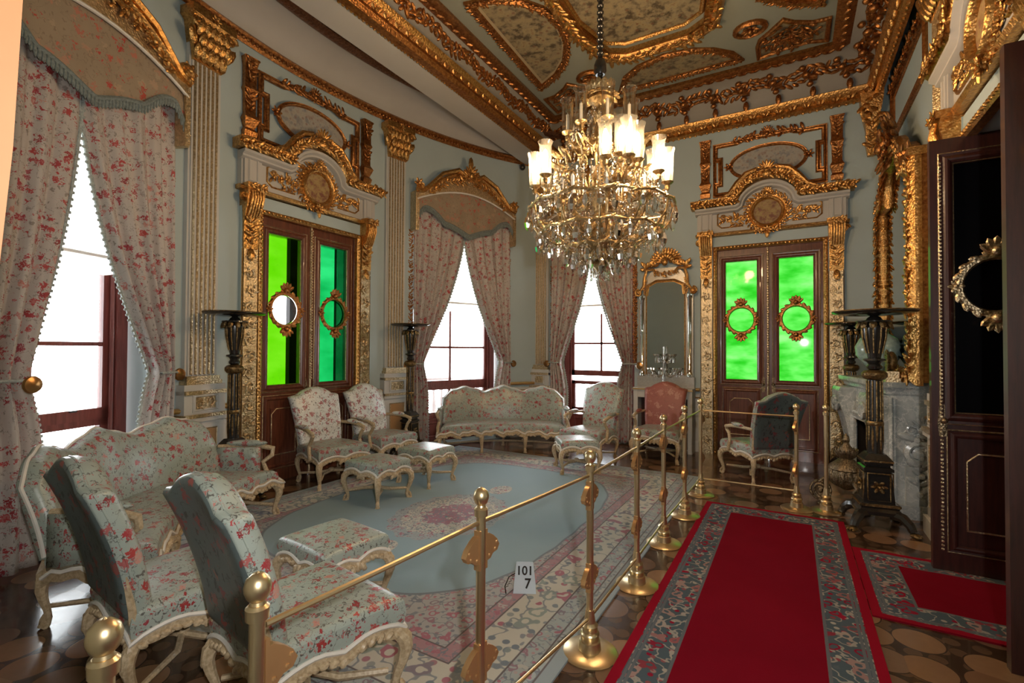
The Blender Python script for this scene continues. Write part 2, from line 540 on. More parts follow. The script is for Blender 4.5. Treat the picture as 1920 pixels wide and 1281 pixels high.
class MB:
    def __init__(s):
        s.v = []
        s.f = []
        s.n = 0

    def add(s, v, f):
        v = np.asarray(v, float)
        s.v.append(v)
        o = s.n
        s.f.extend([tuple(i + o for i in q) for q in f])
        s.n += len(v)
        return s

    def box(s, x0, x1, y0, y1, z0, z1):
        v = [(x, y, z) for x in (x0, x1) for y in (y0, y1) for z in (z0, z1)]
        return s.add(v, [(0, 1, 3, 2), (4, 6, 7, 5), (0, 4, 5, 1), (2, 3, 7, 6), (0, 2, 6, 4), (1, 5, 7, 3)])

    def ball(s, c, r, k=(8, 5), rot=None):
        v, f = SPH[k]
        r = np.array(r if hasattr(r, '__len__') else (r, r, r), float)
        v = v * r
        if rot is not None:
            v = v @ np.array(rot.to_3x3()).T if hasattr(rot, 'to_3x3') else v @ np.asarray(rot).T
        return s.add(v + np.array(c, float), f)

    def petal(s, c, d, L, w, t=None, up=(0, -1, 0)):
        """leaf shaped ellipsoid centred at c, long axis d, thin along up"""
        d = np.array(d, float)
        d /= (np.linalg.norm(d) + 1e-9)
        up = np.array(up, float)
        sd = np.cross(d, up)
        nn = np.linalg.norm(sd)
        if nn < 1e-6:
            sd = np.cross(d, (.3, .5, .8))
            nn = np.linalg.norm(sd)
        sd /= nn
        u = np.cross(sd, d)
        v, f = SPH[(6, 4)]
        v = v[:, [2, 0, 1]] * np.array([L / 2, w / 2, (t or w * .6) / 2])
        return s.add(v @ np.array([d, sd, u]) + np.array(c, float), f)

    def lathe(s, prof, n=16, c=(0, 0, 0), a0=0, a1=2 * PI):
        full = abs(a1 - a0 - 2 * PI) < 1e-6
        m = n if full else n + 1
        ang = [a0 + (a1 - a0) * i / n for i in range(m)]
        v = [(c[0] + r * math.cos(a), c[1] + r * math.sin(a), c[2] + z) for r, z in prof for a in ang]
        f = []
        for j in range(len(prof) - 1):
            for i in range(n):
                i2 = (i + 1) % m
                f.append((j * m + i, j * m + i2, (j + 1) * m + i2, (j + 1) * m + i))
        if full:
            if prof[0][0] > 1e-5:
                f.append(tuple(range(m - 1, -1, -1)))
            if prof[-1][0] > 1e-5:
                f.append(tuple((len(prof) - 1) * m + i for i in range(m)))
        return s.add(v, f)

    def tube(s, pts, r, n=6, closed=False):
        P = np.array(pts, float)
        k = len(P)
        r = np.array(r if hasattr(r, '__len__') else [r] * k, float)
        if closed:
            T = np.roll(P, -1, 0) - np.roll(P, 1, 0)
        else:
            T = np.gradient(P, axis=0)
        T /= (np.linalg.norm(T, axis=1)[:, None] + 1e-9)
        ref = np.array([0, 0, 1.]) if abs(T[0][2]) < .9 else np.array([0, 1., 0])
        v = []
        u = np.cross(T[0], ref)
        u /= np.linalg.norm(u)
        for i in range(k):
            u = u - T[i] * (u @ T[i])
            u /= (np.linalg.norm(u) + 1e-9)
            w = np.cross(T[i], u)
            for j in range(n):
                a = 2 * PI * j / n
                v.append(P[i] + r[i] * (math.cos(a) * u + math.sin(a) * w))
        f = []
        for i in range(k if closed else k - 1):
            i2 = (i + 1) % k
            for j in range(n):
                j2 = (j + 1) % n
                f.append((i * n + j, i * n + j2, i2 * n + j2, i2 * n + j))
        if not closed:
            f.append(tuple(range(n - 1, -1, -1)))
            f.append(tuple((k - 1) * n + j for j in range(n)))
        return s.add(v, f)

    def sweep(s, pts, prof, closed=False, plane='xz', y0=0.0):
        """sweep profile (a: sideways to the left of travel, b: outward) along a 2d path with mitres.
        plane xz: out = -y ; plane xy: out = +z"""
        P = np.array(pts, float)
        k = len(P)
        d = np.roll(P, -1, 0) - P
        d /= (np.linalg.norm(d, axis=1)[:, None] + 1e-12)
        v = []
        for i in range(k):
            if closed:
                d0, d1 = d[i - 1], d[i]
            else:
                d0 = d[max(i - 1, 0)]
                d1 = d[min(i, k - 2)]
            n0 = np.array([-d0[1], d0[0]])
            n1 = np.array([-d1[1], d1[0]])
            m = n0 + n1
            m /= max(m @ n0, .35)
            for a, b in prof:
                q = P[i] + m * a
                v.append((q[0], y0 - b, q[1]) if plane == 'xz' else (q[0], q[1], y0 + b))
        q = len(prof)
        f = []
        for i in range(k if closed else k - 1):
            i2 = (i + 1) % k
            for j in range(q):
                j2 = (j + 1) % q
                f.append((i * q + j, i2 * q + j, i2 * q + j2, i * q + j2))
        if not closed:
            f.append(tuple(range(q)))
            f.append(tuple((k - 1) * q + j for j in range(q - 1, -1, -1)))
        return s.add(v, f)

    def prism(s, poly, b0, b1, plane='xz'):
        """extrude polygon; plane xz between y=b0..b1, plane xy between z=b0..b1, yz between x"""
        k = len(poly)
        mk = {'xz': lambda p, b: (p[0], b, p[1]), 'xy': lambda p, b: (p[0], p[1], b), 'yz': lambda p, b: (b, p[0], p[1])}[plane]
        v = [mk(p, b0) for p in poly] + [mk(p, b1) for p in poly]
        f = [tuple(range(k)), tuple(range(2 * k - 1, k - 1, -1))] + [(i, i + k, (i + 1) % k + k, (i + 1) % k) for i in range(k)]
        return s.add(v, f)

    def grid(s, fn, nu, nv, closeu=False):
        """fn(u,v) u,v in 0..1"""
        mu = nu if closeu else nu + 1
        v = [fn(i / nu, j / nv) for j in range(nv + 1) for i in range(mu)]
        f = [(j * mu + i, j * mu + (i + 1) % mu, (j + 1) * mu + (i + 1) % mu, (j + 1) * mu + i) for j in range(nv) for i in range(nu)]
        return s.add(v, f)

    def loft(s, rings, cap=True):
        k = len(rings[0])
        v = [p for r in rings for p in r]
        f = [(j * k + i, j * k + (i + 1) % k, (j + 1) * k + (i + 1) % k, (j + 1) * k + i) for j in range(len(rings) - 1) for i in range(k)]
        if cap:
            f.append(tuple(range(k - 1, -1, -1)))
            f.append(tuple((len(rings) - 1) * k + i for i in range(k)))
        return s.add(v, f)

    def warp(s, fn):
        s.v = [np.array([fn(*p) for p in np.concatenate(s.v)])]
        return s

    def xf(s, m):
        a = np.array(m)
        v = np.concatenate(s.v)
        s.v = [v @ a[:3, :3].T + a[:3, 3]]
        return s

    def join(s, o, m=None):
        v = np.concatenate(o.v)
        if m is not None:
            a = np.array(m)
            v = v @ a[:3, :3].T + a[:3, 3]
        return s.add(v, o.f)

    def build(s, name, mat, parent=None, smooth=40, mat2=None, pick=None):
        me = bpy.data.meshes.new(name)
        v = np.concatenate(s.v)
        me.from_pydata(v.tolist(), [], s.f)
        me.materials.append(M[mat] if isinstance(mat, str) else mat)
        if mat2:
            me.materials.append(M[mat2])
            idx = [1 if pick(v[list(q)].mean(0)) else 0 for q in s.f]
            me.polygons.foreach_set('material_index', idx)
        if smooth:
            me.polygons.foreach_set('use_smooth', [True] * len(me.polygons))
            me.set_sharp_from_angle(angle=R_(smooth))
        me.update()
        o = bpy.data.objects.new(name, me)
        COL.objects.link(o)
        if parent:
            o.parent = parent
        return o


def empty(name, loc=(0, 0, 0), rz=0.0):
    o = bpy.data.objects.new(name, None)
    o.location = loc
    o.rotation_euler = (0, 0, rz)
    o.empty_display_size = .1
    COL.objects.link(o)
    return o


def tag(o, label, cat, group=None, kind=None):
    o['label'] = label
    o['category'] = cat
    if group:
        o['group'] = group
    if kind:
        o['kind'] = kind
    return o


def kids(o):
    return [c for c in COL.objects if c.parent == o]


def copy_tree(o, parent=None, table=None):
    c = o.copy()
    COL.objects.link(c)
    if parent:
        c.parent = parent
    for ch in table.get(o.name, []) if table else kids(o):
        copy_tree(ch, c, table)
    return c


def ktable():
    t = {}
    for o in COL.objects:
        if o.parent:
            t.setdefault(o.parent.name, []).append(o)
    return t


def arcpts(cx, cz, rx, rz, a0, a1, n):
    return [(cx + rx * math.cos(R_(a0 + (a1 - a0) * i / n)), cz + rz * math.sin(R_(a0 + (a1 - a0) * i / n))) for i in range(n + 1)]


def rectpts(x0, x1, z0, z1):
    return [(x0, z0), (x1, z0), (x1, z1), (x0, z1)]


def prof_round(w, d, n=4):  # half round bead of width w standing d proud
    return [(w / 2 * math.cos(PI * i / n), max(0, d * math.sin(PI * i / n))) for i in range(n + 1)]


def prof_frame(w, d):  # stepped picture moulding
    return [(-w / 2, 0), (w / 2, 0), (w / 2, d * .45), (w * .28, d * .9), (w * .1, d), (-w * .1, d * .8), (-w * .25, d * .45), (-w / 2, d * .55)]


def spiral(mb, cx, cz, r, turns=1.6, a0=0.0, th=.012, y=-.02, cw=1, n=22):
    pts = []
    rs = []
    for i in range(n + 1):
        t_ = i / n
        a = a0 + cw * turns * 2 * PI * t_
        rr = r * (1 - .86 * t_)
        pts.append((cx + rr * math.cos(a), y, cz + rr * math.sin(a)))
        rs.append(th * (1 - .45 * t_))
    mb.tube(pts, rs, 5)
    mb.ball((cx, y, cz), th * 1.5, (6, 4))


def foliage(mb, pts, size, y=-.015, seed=0, dens=1.0):
    """carved leaves marching along a 2d path in the wall plane"""
    rnd = random.Random(seed)
    P = np.array(pts, float)
    d = np.linalg.norm(np.diff(P, axis=0), axis=1)
    L = np.concatenate([[0], np.cumsum(d)])
    n = max(2, int(L[-1] / size * 1.7 * dens))
    for i in range(n):
        q = L[-1] * (i + .5) / n
        k = min(np.searchsorted(L, q) - 1, len(d) - 1)
        k = max(k, 0)
        f_ = (q - L[k]) / max(d[k], 1e-6)
        p = P[k] * (1 - f_) + P[k + 1] * f_
        tx, tz = (P[k + 1] - P[k]) / max(d[k], 1e-6)
        for sg in (-1, 1):
            an = sg * rnd.uniform(.5, 1.2)
            dx, dz = tx * math.cos(an) - tz * math.sin(an), tx * math.sin(an) + tz * math.cos(an)
            LL = size * rnd.uniform(.8, 1.25)
            mb.petal((p[0] + dx * LL * .45, y - rnd.uniform(0, size * .25), p[1] + dz * LL * .45), (dx, -rnd.uniform(0, .5), dz), LL, LL * .42)
        if i % 2 == 0:
            mb.ball((p[0], y - size * .2, p[1]), size * .22, (6, 4))


def vine_strip(mb, x0, x1, z0, z1, y0, vertical=True, n=None, slab=.012, seed=0):
    """raised band with a running scroll"""
    w = (x1 - x0) if vertical else (z1 - z0)
    Lh = (z1 - z0) if vertical else (x1 - x0)
    n = n or max(2, round(Lh / (w * 1.15)))
    if slab:
        mb.box(x0, x1, y0 - slab, y0 + .005, z0, z1)
    y = y0 - slab - w * .06
    cx = (x0 + x1) / 2
    cz = (z0 + z1) / 2
    st = Lh / n
    rnd = random.Random(seed)
    for i in range(n):
        sg = 1 if i % 2 else -1
        q = (i + .5) * st
        if vertical:
            c = (cx + sg * w * .08, z0 + q)
        else:
            c = (x0 + q, cz + sg * w * .08)
        spiral(mb, c[0], c[1], w * .34, 1.25, rnd.uniform(0, 6), w * .07, y, sg, 12)
        for j in range(5):
            a = j * 1.257 + i
            mb.petal((c[0] + math.cos(a) * w * .34, y, c[1] + math.sin(a) * w * .36), (math.cos(a + .7), -.3, math.sin(a + .7)), w * .34, w * .16)


def beads(mb, pts, r, y, step=None, closed=False):
    P = [np.array(p, float) for p in pts]
    if closed:
        P = P + [P[0]]
    step = step or r * 2.3
    for a, b in zip(P[:-1], P[1:]):
        L = np.linalg.norm(b - a)
        n = max(1, int(L / step))
        for i in range(n):
            p = a + (b - a) * (i + .5) / n
            mb.ball((p[0], y, p[1]), r, (6, 4))


def rosette(mb, cx, cz, r, y, n=8):
    for i in range(n):
        a = 2 * PI * i / n
        mb.petal((cx + math.cos(a) * r * .55, y, cz + math.sin(a) * r * .55), (math.cos(a), -.35, math.sin(a)), r * .95, r * .5)
    mb.ball((cx, y - r * .15, cz), r * .3, (8, 5))


def cartouche(mb, cx, cz, r, y, seed=0):
    """shell and scroll crest"""
    for i in range(7):
        a = R_(20 + 140 * i / 6)
        mb.petal((cx + math.cos(a) * r * .5, y - r * .12, cz + math.sin(a) * r * .55), (math.cos(a), -.3, math.sin(a)), r * .95, r * .26, r * .22)
    spiral(mb, cx - r * .62, cz - r * .1, r * .42, 1.4, 0, r * .11, y - r * .1, 1)
    spiral(mb, cx + r * .62, cz - r * .1, r * .42, 1.4, PI, r * .11, y - r * .1, -1)
    mb.ball((cx, y - r * .2, cz - r * .12), (r * .3, r * .22, r * .34), (8, 5))
    foliage(mb, [(cx - r * 1.2, cz - r * .3), (cx - r * .5, cz - r * .5), (cx, cz - r * .55), (cx + r * .5, cz - r * .5), (cx + r * 1.2, cz - r * .3)], r * .34, y, seed)


# ---------------------------------------------------------------- bay geometry: an arc of radius RB
XC, YC, RB = 1.77, 4.03, 7.19
YF = 8.1          # far wall
XR = 1.15         # right wall


def bay(th_deg, off=0.0):
    """point on the bay wall at angle th, off metres into the room"""
    a = R_(th_deg)
    return (XC - (RB - off) * math.cos(a), YC + (RB - off) * math.sin(a))


def bay_root(name, th_deg, off=0.0):
    x, y = bay(th_deg, off)
    return empty(name, (x, y, 0), R_(90 - th_deg))


def cellwall(us, zs, solid, mapf, name, mat, thick):
    """wall made of cells; us, zs are cut lines, solid(u,z) tells whether a cell is wall; mapf(u, depth)->(x,y)"""
    faces = {}
    for i in range(len(us) - 1):
        for j in range(len(zs) - 1):
            if not solid((us[i] + us[i + 1]) / 2, (zs[j] + zs[j + 1]) / 2):
                continue
            c = [(i + a, b, j + k) for a in (0, 1) for b in (0, 1) for k in (0, 1)]
            for q in ((0, 1, 3, 2), (4, 6, 7, 5), (0, 4, 5, 1), (2, 3, 7, 6), (0, 2, 6, 4), (1, 5, 7, 3)):
                ids = tuple(c[x] for x in q)
                key = tuple(sorted(ids))
                if key in faces:
                    faces[key] = None
                else:
                    faces[key] = ids
    idx = {}
    v = []
    f = []
    for q in faces.values():
        if q is None:
            continue
        r = []
        for p in q:
            if p not in idx:
                idx[p] = len(v)
                x, y = mapf(us[p[0]], thick * p[1])
                v.append((x, y, zs[p[2]]))
            r.append(idx[p])
        f.append(tuple(r))
    mb = MB().add(v, f)
    return mb.build(name, mat, None, 30)
# ================================================================= THE SETTING
ZB, ZM = 5.5, 5.62      # bay ceiling, main ceiling
tag(MB().box(-6.5, 2.7, -2.6, 9.2, -.2, 0).build('floor', 'parquet'), 'dark polished parquet floor of round wooden blocks under the carpets', 'floor', kind='structure')
TH1, TH2 = -20.7, 21.5
W3X = -3.03
D2X = -.315


def arcwall():
    th = [-36.5 + i for i in range(74)]
    cut = lambda c, hw: [c - math.degrees(hw / RB), c + math.degrees(hw / RB)]
    ops = [(cut(TH1, .75), .02, 3.9), (cut(0, .74), 0, 3.17), (cut(TH2, .92), .02, 3.9)]
    for o in ops:
        th = [t_ for t_ in th if not (o[0][0] - .3 < t_ < o[0][0] + .3 or o[0][1] - .3 < t_ < o[0][1] + .3)] + list(o[0])
    th.sort()
    zs = [0, .02, 3.17, 3.9, 5.9]
    sol = lambda u, z: not any(o[0][0] < u < o[0][1] and o[1] < z < o[2] for o in ops)
    return cellwall(th, zs, sol, lambda u, d: bay(u, -d), 'wall_bay', 'wall', .45)


tag(arcwall(), 'pale blue curved wall of the bay with two windows and a double door', 'wall', kind='structure')
w = cellwall([-4.9, W3X - .71, W3X + .71, D2X - .725, D2X + .725, 1.75], [0, .02, 3.17, 3.9, 5.9],
             lambda u, z: not ((abs(u - W3X) < .7 and .02 < z < 3.9) or (abs(u - D2X) < .72 and z < 3.17)),
             lambda u, d: (u, YF + d), 'wall_back', 'wall', .5)
tag(w, 'pale blue end wall with a window, a mirror and green glazed doors', 'wall', kind='structure')
w = cellwall([-.9, 3.29, 4.77, 8.2], [0, 3.17, 5.9], lambda u, z: not (3.29 < u < 4.77 and z < 3.17),
             lambda u, d: (XR + d, u), 'wall_right', 'wall', .5)
tag(w, 'pale blue wall carrying the fireplace and the opened dark doors', 'wall', kind='structure')
fw = MB().box(-5.6, -.75, -.5, .155, 0, 5.9).box(1.0, 1.75, -.5, .155, 0, 5.9).box(-.75, 1.0, -.9, -.5, 0, 5.9)
tag(fw.build('wall_front', 'wall'), 'pale wall around the doorway the room is seen from', 'wall', kind='structure')
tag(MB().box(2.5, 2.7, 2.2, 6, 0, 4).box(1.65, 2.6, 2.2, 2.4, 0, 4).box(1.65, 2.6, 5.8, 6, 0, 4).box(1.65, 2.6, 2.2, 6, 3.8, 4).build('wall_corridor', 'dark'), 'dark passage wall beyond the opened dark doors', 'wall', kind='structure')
# gilded console on the near jamb at the very left edge of the view
jm = MB()
jm.loft([[(-.80, .10, z), (-.75 + x, .10, z), (-.75 + x, .156 + y, z), (-.80, .156 + y, z)] for z, x, y in
         ((1.62, .0, .0), (1.68, .004, .012), (1.82, .008, .020), (2.0, .015, .024), (2.4, .02, .028))])
tag(jm.build('trim_near_jamb', 'jamb'), 'gilded console of the near door jamb at the far left edge', 'door trim', kind='structure')

# ---------------------------------------------------------------- ceilings
CX0, CX1, CY0, CY1 = -3.6, .57, .5, 7.52     # flat field of the main ceiling
mb = MB().box(-3.9, 1.7, -.9, 8.6, ZM, ZM + .2)
mb.box(-6.2, -3.9, -.9, 8.6, ZB, ZB + .3)
ceil = tag(mb.build('ceiling', 'ceil', smooth=0), 'grey green painted ceiling divided by gilded mouldings', 'ceiling', kind='structure')
cx = lambda m: m.xf(((1, 0, 0, 0), (0, 0, 1, 0), (0, 1, 0, ZM), (0, 0, 0, 1)))   # wall-plane (x, y, z) -> ceiling (X=x, Y=z, down=-y)
# beam between bay and room
bm = MB().box(-4.3, -3.87, -.5, 8.1, 5.06, 5.75)
beam = tag(bm.build('trim_beam', 'beam', smooth=0), 'plain grey beam crossing the ceiling in front of the bay', 'beam', kind='structure')
b2 = MB()
b2.sweep([(-3.87, .1), (-3.87, 8.1)], [(0, -.02), (-.10, -.02), (-.13, .03), (-.10, .09), (-.14, .13), (-.05, .16), (0, .16)], plane='xy', y0=5.06)
b2.build('gilt_edge', 'gold_red', beam)
b3 = MB()
for i in range(150):
    b3.ball((-3.88, .2 + i * .0525, 5.05), .018, (6, 4))
b3.build('bead_row', 'gold', beam)

# main cornice with cove, brackets and upper moulding on each side
def cornice(name, pts_wall, pts_in, label, dirn, inward, brackets, seed, wallz=5.06):
    """pts_wall: two ends on the wall; pts_in: matching ends on the ceiling field edge"""
    r = empty(name)
    a = [Vector((*p, wallz)) for p in pts_wall]
    b = [Vector((*p, ZM)) for p in pts_in]
    cv = MB()
    n = 8
    rows = []
    for i in range(n + 1):
        t_ = i / n
        e = math.sin(t_ * PI / 2)
        zz = wallz + .16 + (ZM - .02 - wallz - .16) * e
        k = 1 - math.cos(t_ * PI / 2)
        rows.append([(a[j].x + (b[j].x - a[j].x) * (.12 + .88 * k), a[j].y + (b[j].y - a[j].y) * (.12 + .88 * k), zz) for j in (0, 1)])
    back = [(a[1].x, a[1].y, ZM + .1), (a[0].x, a[0].y, ZM + .1)]
    v = [p for rw in rows for p in rw]
    cv.add(v, [(2 * i, 2 * i + 1, 2 * i + 3, 2 * i + 2) for i in range(n)])
    cv.build('cove', 'cove', r)
    D = (a[1] - a[0])
    L = D.length
    D.normalize()
    IN = Vector(inward)
    g = MB()
    prof = [(0, -.02), (.05, -.03), (.09, 0), (.08, .05), (.14, .08), (.17, .14), (.10, .18), (0, .18)]
    rings = [[tuple(P + IN * q[0] + Vector((0, 0, q[1]))) for q in prof] for P in (a[0], a[1])]
    g.loft(rings)
    rnd = random.Random(seed)
    k = int(L / .085)
    for i in range(k):
        P = a[0] + D * (L * (i + .5) / k)
        g.petal(tuple(P + IN * .115 + Vector((0, 0, .075))), tuple(D * (.6 if i % 2 else -.6) + Vector((0, 0, 1))), .13, .06, .05, up=tuple(IN))
        g.ball(tuple(P + IN * .05 + Vector((0, 0, -.03))), .022, (6, 4))
    g.build('gilt_cornice', 'gold', r)
    u = MB()
    rings = [[tuple(P + IN * q[0] + Vector((0, 0, q[1]))) for q in [(-.10, .0), (.10, .0), (.11, -.05), (.04, -.075), (-.03, -.055), (-.09, -.03)]] for P in b]
    u.loft(rings)
    for i in range(k):
        P = b[0] + (b[1] - b[0]) * ((i + .5) / k)
        u.petal(tuple(P + Vector((0, 0, -.065))), tuple(D + IN * (1 if i % 2 else -1)), .12, .05, .05, up=(0, 0, -1))
    u.build('gilt_ceiling_band', 'gold_red', r)
    # garland running along the cove
    gl = MB()
    m = int(L / .085)
    for i in range(m):
        t_ = (i + .5) / m
        P0 = a[0] + (a[1] - a[0]) * t_
        P1 = b[0] + (b[1] - b[0]) * t_
        wv = .06 * math.sin(i * .66)
        for e in (0, 1, 2):
            q = .42 + wv + (e - 1) * .10
            P = P0 + (P1 - P0) * q
            P.z = wallz + .16 + (ZM - .18 - wallz) * (math.sin(math.acos(max(0, min(1, 1 - (q - .12) / .88))))) - .012
            gl.petal(tuple(P), tuple(D * rnd.uniform(.3, 1) + (P1 - P0).normalized() * rnd.uniform(-1, 1)), rnd.uniform(.10, .15), .055, .05, up=tuple(IN - Vector((0, 0, 1))))
    gl.build('garland', 'gold_red', r)
    for i in range(brackets):
        t_ = (i + .5) / brackets
        P0 = a[0] + (a[1] - a[0]) * t_
        P1 = b[0] + (b[1] - b[0]) * t_
        q = MB()
        for (f, dz, s_) in ((.40, -.27, .045), (.52, -.17, .055), (.66, -.10, .045)):
            P = P0 + (P1 - P0) * f
            P.z = ZM + dz
            q.ball(tuple(P), (s_, s_, s_ * .8), (8, 5))
        P = P0 + (P1 - P0) * .3
        P.z = ZM - .36
        q.box(P.x - .05, P.x + .05, P.y - .04, P.y + .04, ZM - .20, ZM - .14) if abs(IN.y) > .5 else q.box(P.x - .04, P.x + .04, P.y - .05, P.y + .05, ZM - .20, ZM - .14)
        q.petal(tuple(P), (0, 0, 1), .16, .08, .05, up=tuple(IN))
        q.build('bracket', 'gold_red', r)
    return tag(r, label, 'cornice', kind='structure')


cornice('trim_cornice_back', [(-3.87, YF), (1.05, YF)], [(CX0, CY1), (CX1, CY1)], 'gilded cornice with brackets above the mirror and green glazed doors', 1, (0, -1, 0), 11, 3)
cornice('trim_cornice_bay', [(-3.87, .2), (-3.87, YF)], [(CX0, CY0), (CX0, CY1)], 'gilded cornice with flower garland along the plain ceiling beam', 1, (1, 0, 0), 0, 5, 5.12)
cornice('trim_cornice_right', [(1.05, YF), (1.05, .2)], [(CX1, CY1), (CX1, CY0)], 'gilded cornice above the fireplace wall', 1, (-1, 0, 0), 16, 8)

# ceiling field: mouldings and painted compartments, mirrored about the room's centre
MX, MY = -1.5, 4.03


def field_shape(name, pts, pw, paint, parent, gm='gold_red', prof=None, leaf=.09, closed=True, seed=0):
    for k, (sx, sy) in enumerate(((1, 1), (-1, 1))):
        P = [(MX + (x - MX) * sx, MY + (y - MY) * sy) for x, y in pts]
        if sx * sy < 0:
            P = P[::-1]
        g = MB()
        g.sweep(P, prof or prof_frame(pw, pw * .6), closed)
        if leaf:
            foliage(g, P + ([P[0]] if closed else []), leaf, -pw * .35, seed + k)
        cx(g).build('gilt_frame', gm, parent)
        if paint:
            c_ = (sum(p[0] for p in P) / len(P), sum(p[1] for p in P) / len(P))
            cx(MB().prism(P, -.008, .03)).build('ivory_border', 'ivory_border', parent)
            cx(MB().prism([(c_[0] + (x - c_[0]) * .80, c_[1] + (y - c_[1]) * .86) for x, y in P], -.014, .0)).build('painted_panel', paint, parent)


cf = empty('trim_ceiling_field')
# left lunette of the bay side (and its mirror on the fireplace side)
lun = [(-3.26, 4.03), (-3.30, 6.42)] + [(-3.12 + .62 * math.cos(R_(a)) * 1.0, 6.1 + .62 * math.sin(R_(a))) for a in (75, 55, 35, 15, -5)] + [(-2.44, 5.6), (-2.47, 5.1), (-2.62, 4.72), (-2.85, 4.45), (-3.26, 4.38)]
lun = [(-3.23, 4.50), (-3.30, 6.50), (-2.95, 6.30), (-2.70, 6.05), (-2.52, 5.70), (-2.46, 5.35), (-2.52, 5.0), (-2.70, 4.73), (-2.95, 4.57)]
field_shape('lunette', lun[::-1], .09, 'paint_ceil', cf, leaf=.07, seed=1)
# lunette above the end wall
l2 = [(-2.27, 7.21), (-.62, 7.21), (-.70, 7.02), (-.90, 6.82), (-1.15, 6.68), (-1.5, 6.62), (-1.85, 6.70), (-2.1, 6.88)]
g = MB().sweep(l2, prof_frame(.09, .055), True)
foliage(g, l2 + [l2[0]], .07, -.03, 4)
cx(g).build('gilt_frame', 'gold_red', cf)
cx(MB().prism(l2, -.012, .03)).build('painted_panel', 'paint_ceil', cf)
# centre compartment with stepped corner
cc = [(-2.33, MY), (-2.33, 5.55), (-2.17, 6.17), (-1.92, 6.32), (-1.08, 6.32), (-.83, 6.17), (-.67, 5.55), (-.67, MY)]
cc = cc + [(x, 2 * MY - y) for x, y in cc[::-1]][1:-1]
g = MB().sweep(cc, prof_frame(.2, .12), True).sweep([(MX + (x - MX) * .88, MY + (y - MY) * .9) for x, y in cc], prof_frame(.06, .04), True)
foliage(g, cc + [cc[0]], .12, -.09, 9)
cx(g).build('gilt_frame', 'gold', cf)
cx(MB().prism([(MX + (x - MX) * .88, MY + (y - MY) * .9) for x, y in cc], -.014, .03)).build('painted_panel', 'paint_ceil', cf)
# corner fans, bracket-shaped fields and small ovals
for sx in (1, -1):
    P = [(MX + (x - MX) * sx, y) for x, y in [(-3.40, 7.32), (-3.40, 6.86), (-3.22, 6.84), (-3.02, 6.72), (-2.92, 6.62), (-2.78, 6.78), (-2.66, 6.90), (-2.62, 7.06), (-2.62, 7.32), (-2.95, 7.24), (-3.2, 7.24)]]
    if sx > 0:
        P = P[::-1]
    cx(MB().prism(P, -.014, .03)).build('painted_panel', 'paint_ceil', cf)
    g = MB().sweep(P, prof_frame(.06, .04), True)
    c = (sum(p[0] for p in P) / len(P), sum(p[1] for p in P) / len(P))
    for a in range(0, 360, 40):
        foliage(g, [c, (c[0] + .3 * math.cos(R_(a)), c[1] + .28 * math.sin(R_(a)))], .1, -.03, a)
    cx(g).build('corner_fan', 'gold_red', cf)
    ov = [(MX + sx * (-1.06) + .17 * math.cos(a * PI / 8), 6.60 + .14 * math.sin(a * PI / 8)) for a in range(16)]
    g = MB().sweep(ov, prof_frame(.06, .05), True)
    rosette(g, MX - sx * 1.06, 6.60, .11, -.03)
    cx(g).build('oval_boss', 'gold_red', cf)
# rose from which the chandelier hangs
g = MB()
for r, n in ((.34, 14), (.2, 9)):
    for i in range(n):
        a = 2 * PI * i / n
        g.petal((MX + math.cos(a) * r, -.05, MY + math.sin(a) * r), (math.cos(a), -.2, math.sin(a)), .26, .11)
cx(g).build('ceiling_rose', 'gold', cf)
tag(cf, 'painted ceiling compartments in gilded frames above the chandelier', 'ceiling ornament', kind='structure')

# bay cornice: gilt strip, cove, dark lace band
bc = empty('trim_cornice_curved')
path = [bay(t_) for t_ in np.linspace(-35.5, 35.5, 72)]
g = MB().sweep(path, [(0, 0), (-.03, -.02), (-.06, .02), (-.05, .05), (-.08, .08), (-.05, .115), (0, .115)], False, 'xy', 5.06)
for i, p in enumerate([bay(t_, .06) for t_ in np.linspace(-35, 35, 150)]):
    g.ball((p[0], p[1], 5.09), .026, (6, 4))
g.build('gilt_strip', 'gold_red', bc)
g = MB()
rows = []
for t_ in np.linspace(-36, 36, 61):
    rows.append([(*bay(t_, .0 + .5 * (1 - math.cos(k / 6 * PI / 2))), 5.17 + .34 * math.sin(k / 6 * PI / 2)) for k in range(7)])
g.add([p for r in rows for p in r], [(i * 7 + k, i * 7 + k + 1, i * 7 + k + 8, i * 7 + k + 7) for i in range(60) for k in range(6)])
g.build('cove', 'lilac', bc)
path = [bay(t_, .52) for t_ in np.linspace(-36, 36, 72)]
g = MB().sweep(path, [(.085, 0), (-.085, 0), (-.085, -.05), (-.03, -.075), (.03, -.06), (.085, -.04)], False, 'xy', ZB + .005)
for t_ in np.linspace(-33, 33, 110):
    p = bay(t_, .52)
    g.petal((p[0], p[1], ZB - .06), (math.sin(R_(t_)), math.cos(R_(t_)), 0), .1, .09, .03, up=(0, 0, -1))
M['lace'] = gold_mat('dark_gilding', (.12, .05, .03), (.34, .17, .09), .45, 40, .7)
g.build('lace_band', 'lace', bc)
tag(bc, 'curved cornice of the bay with a dark gilded lace band', 'cornice', kind='structure')


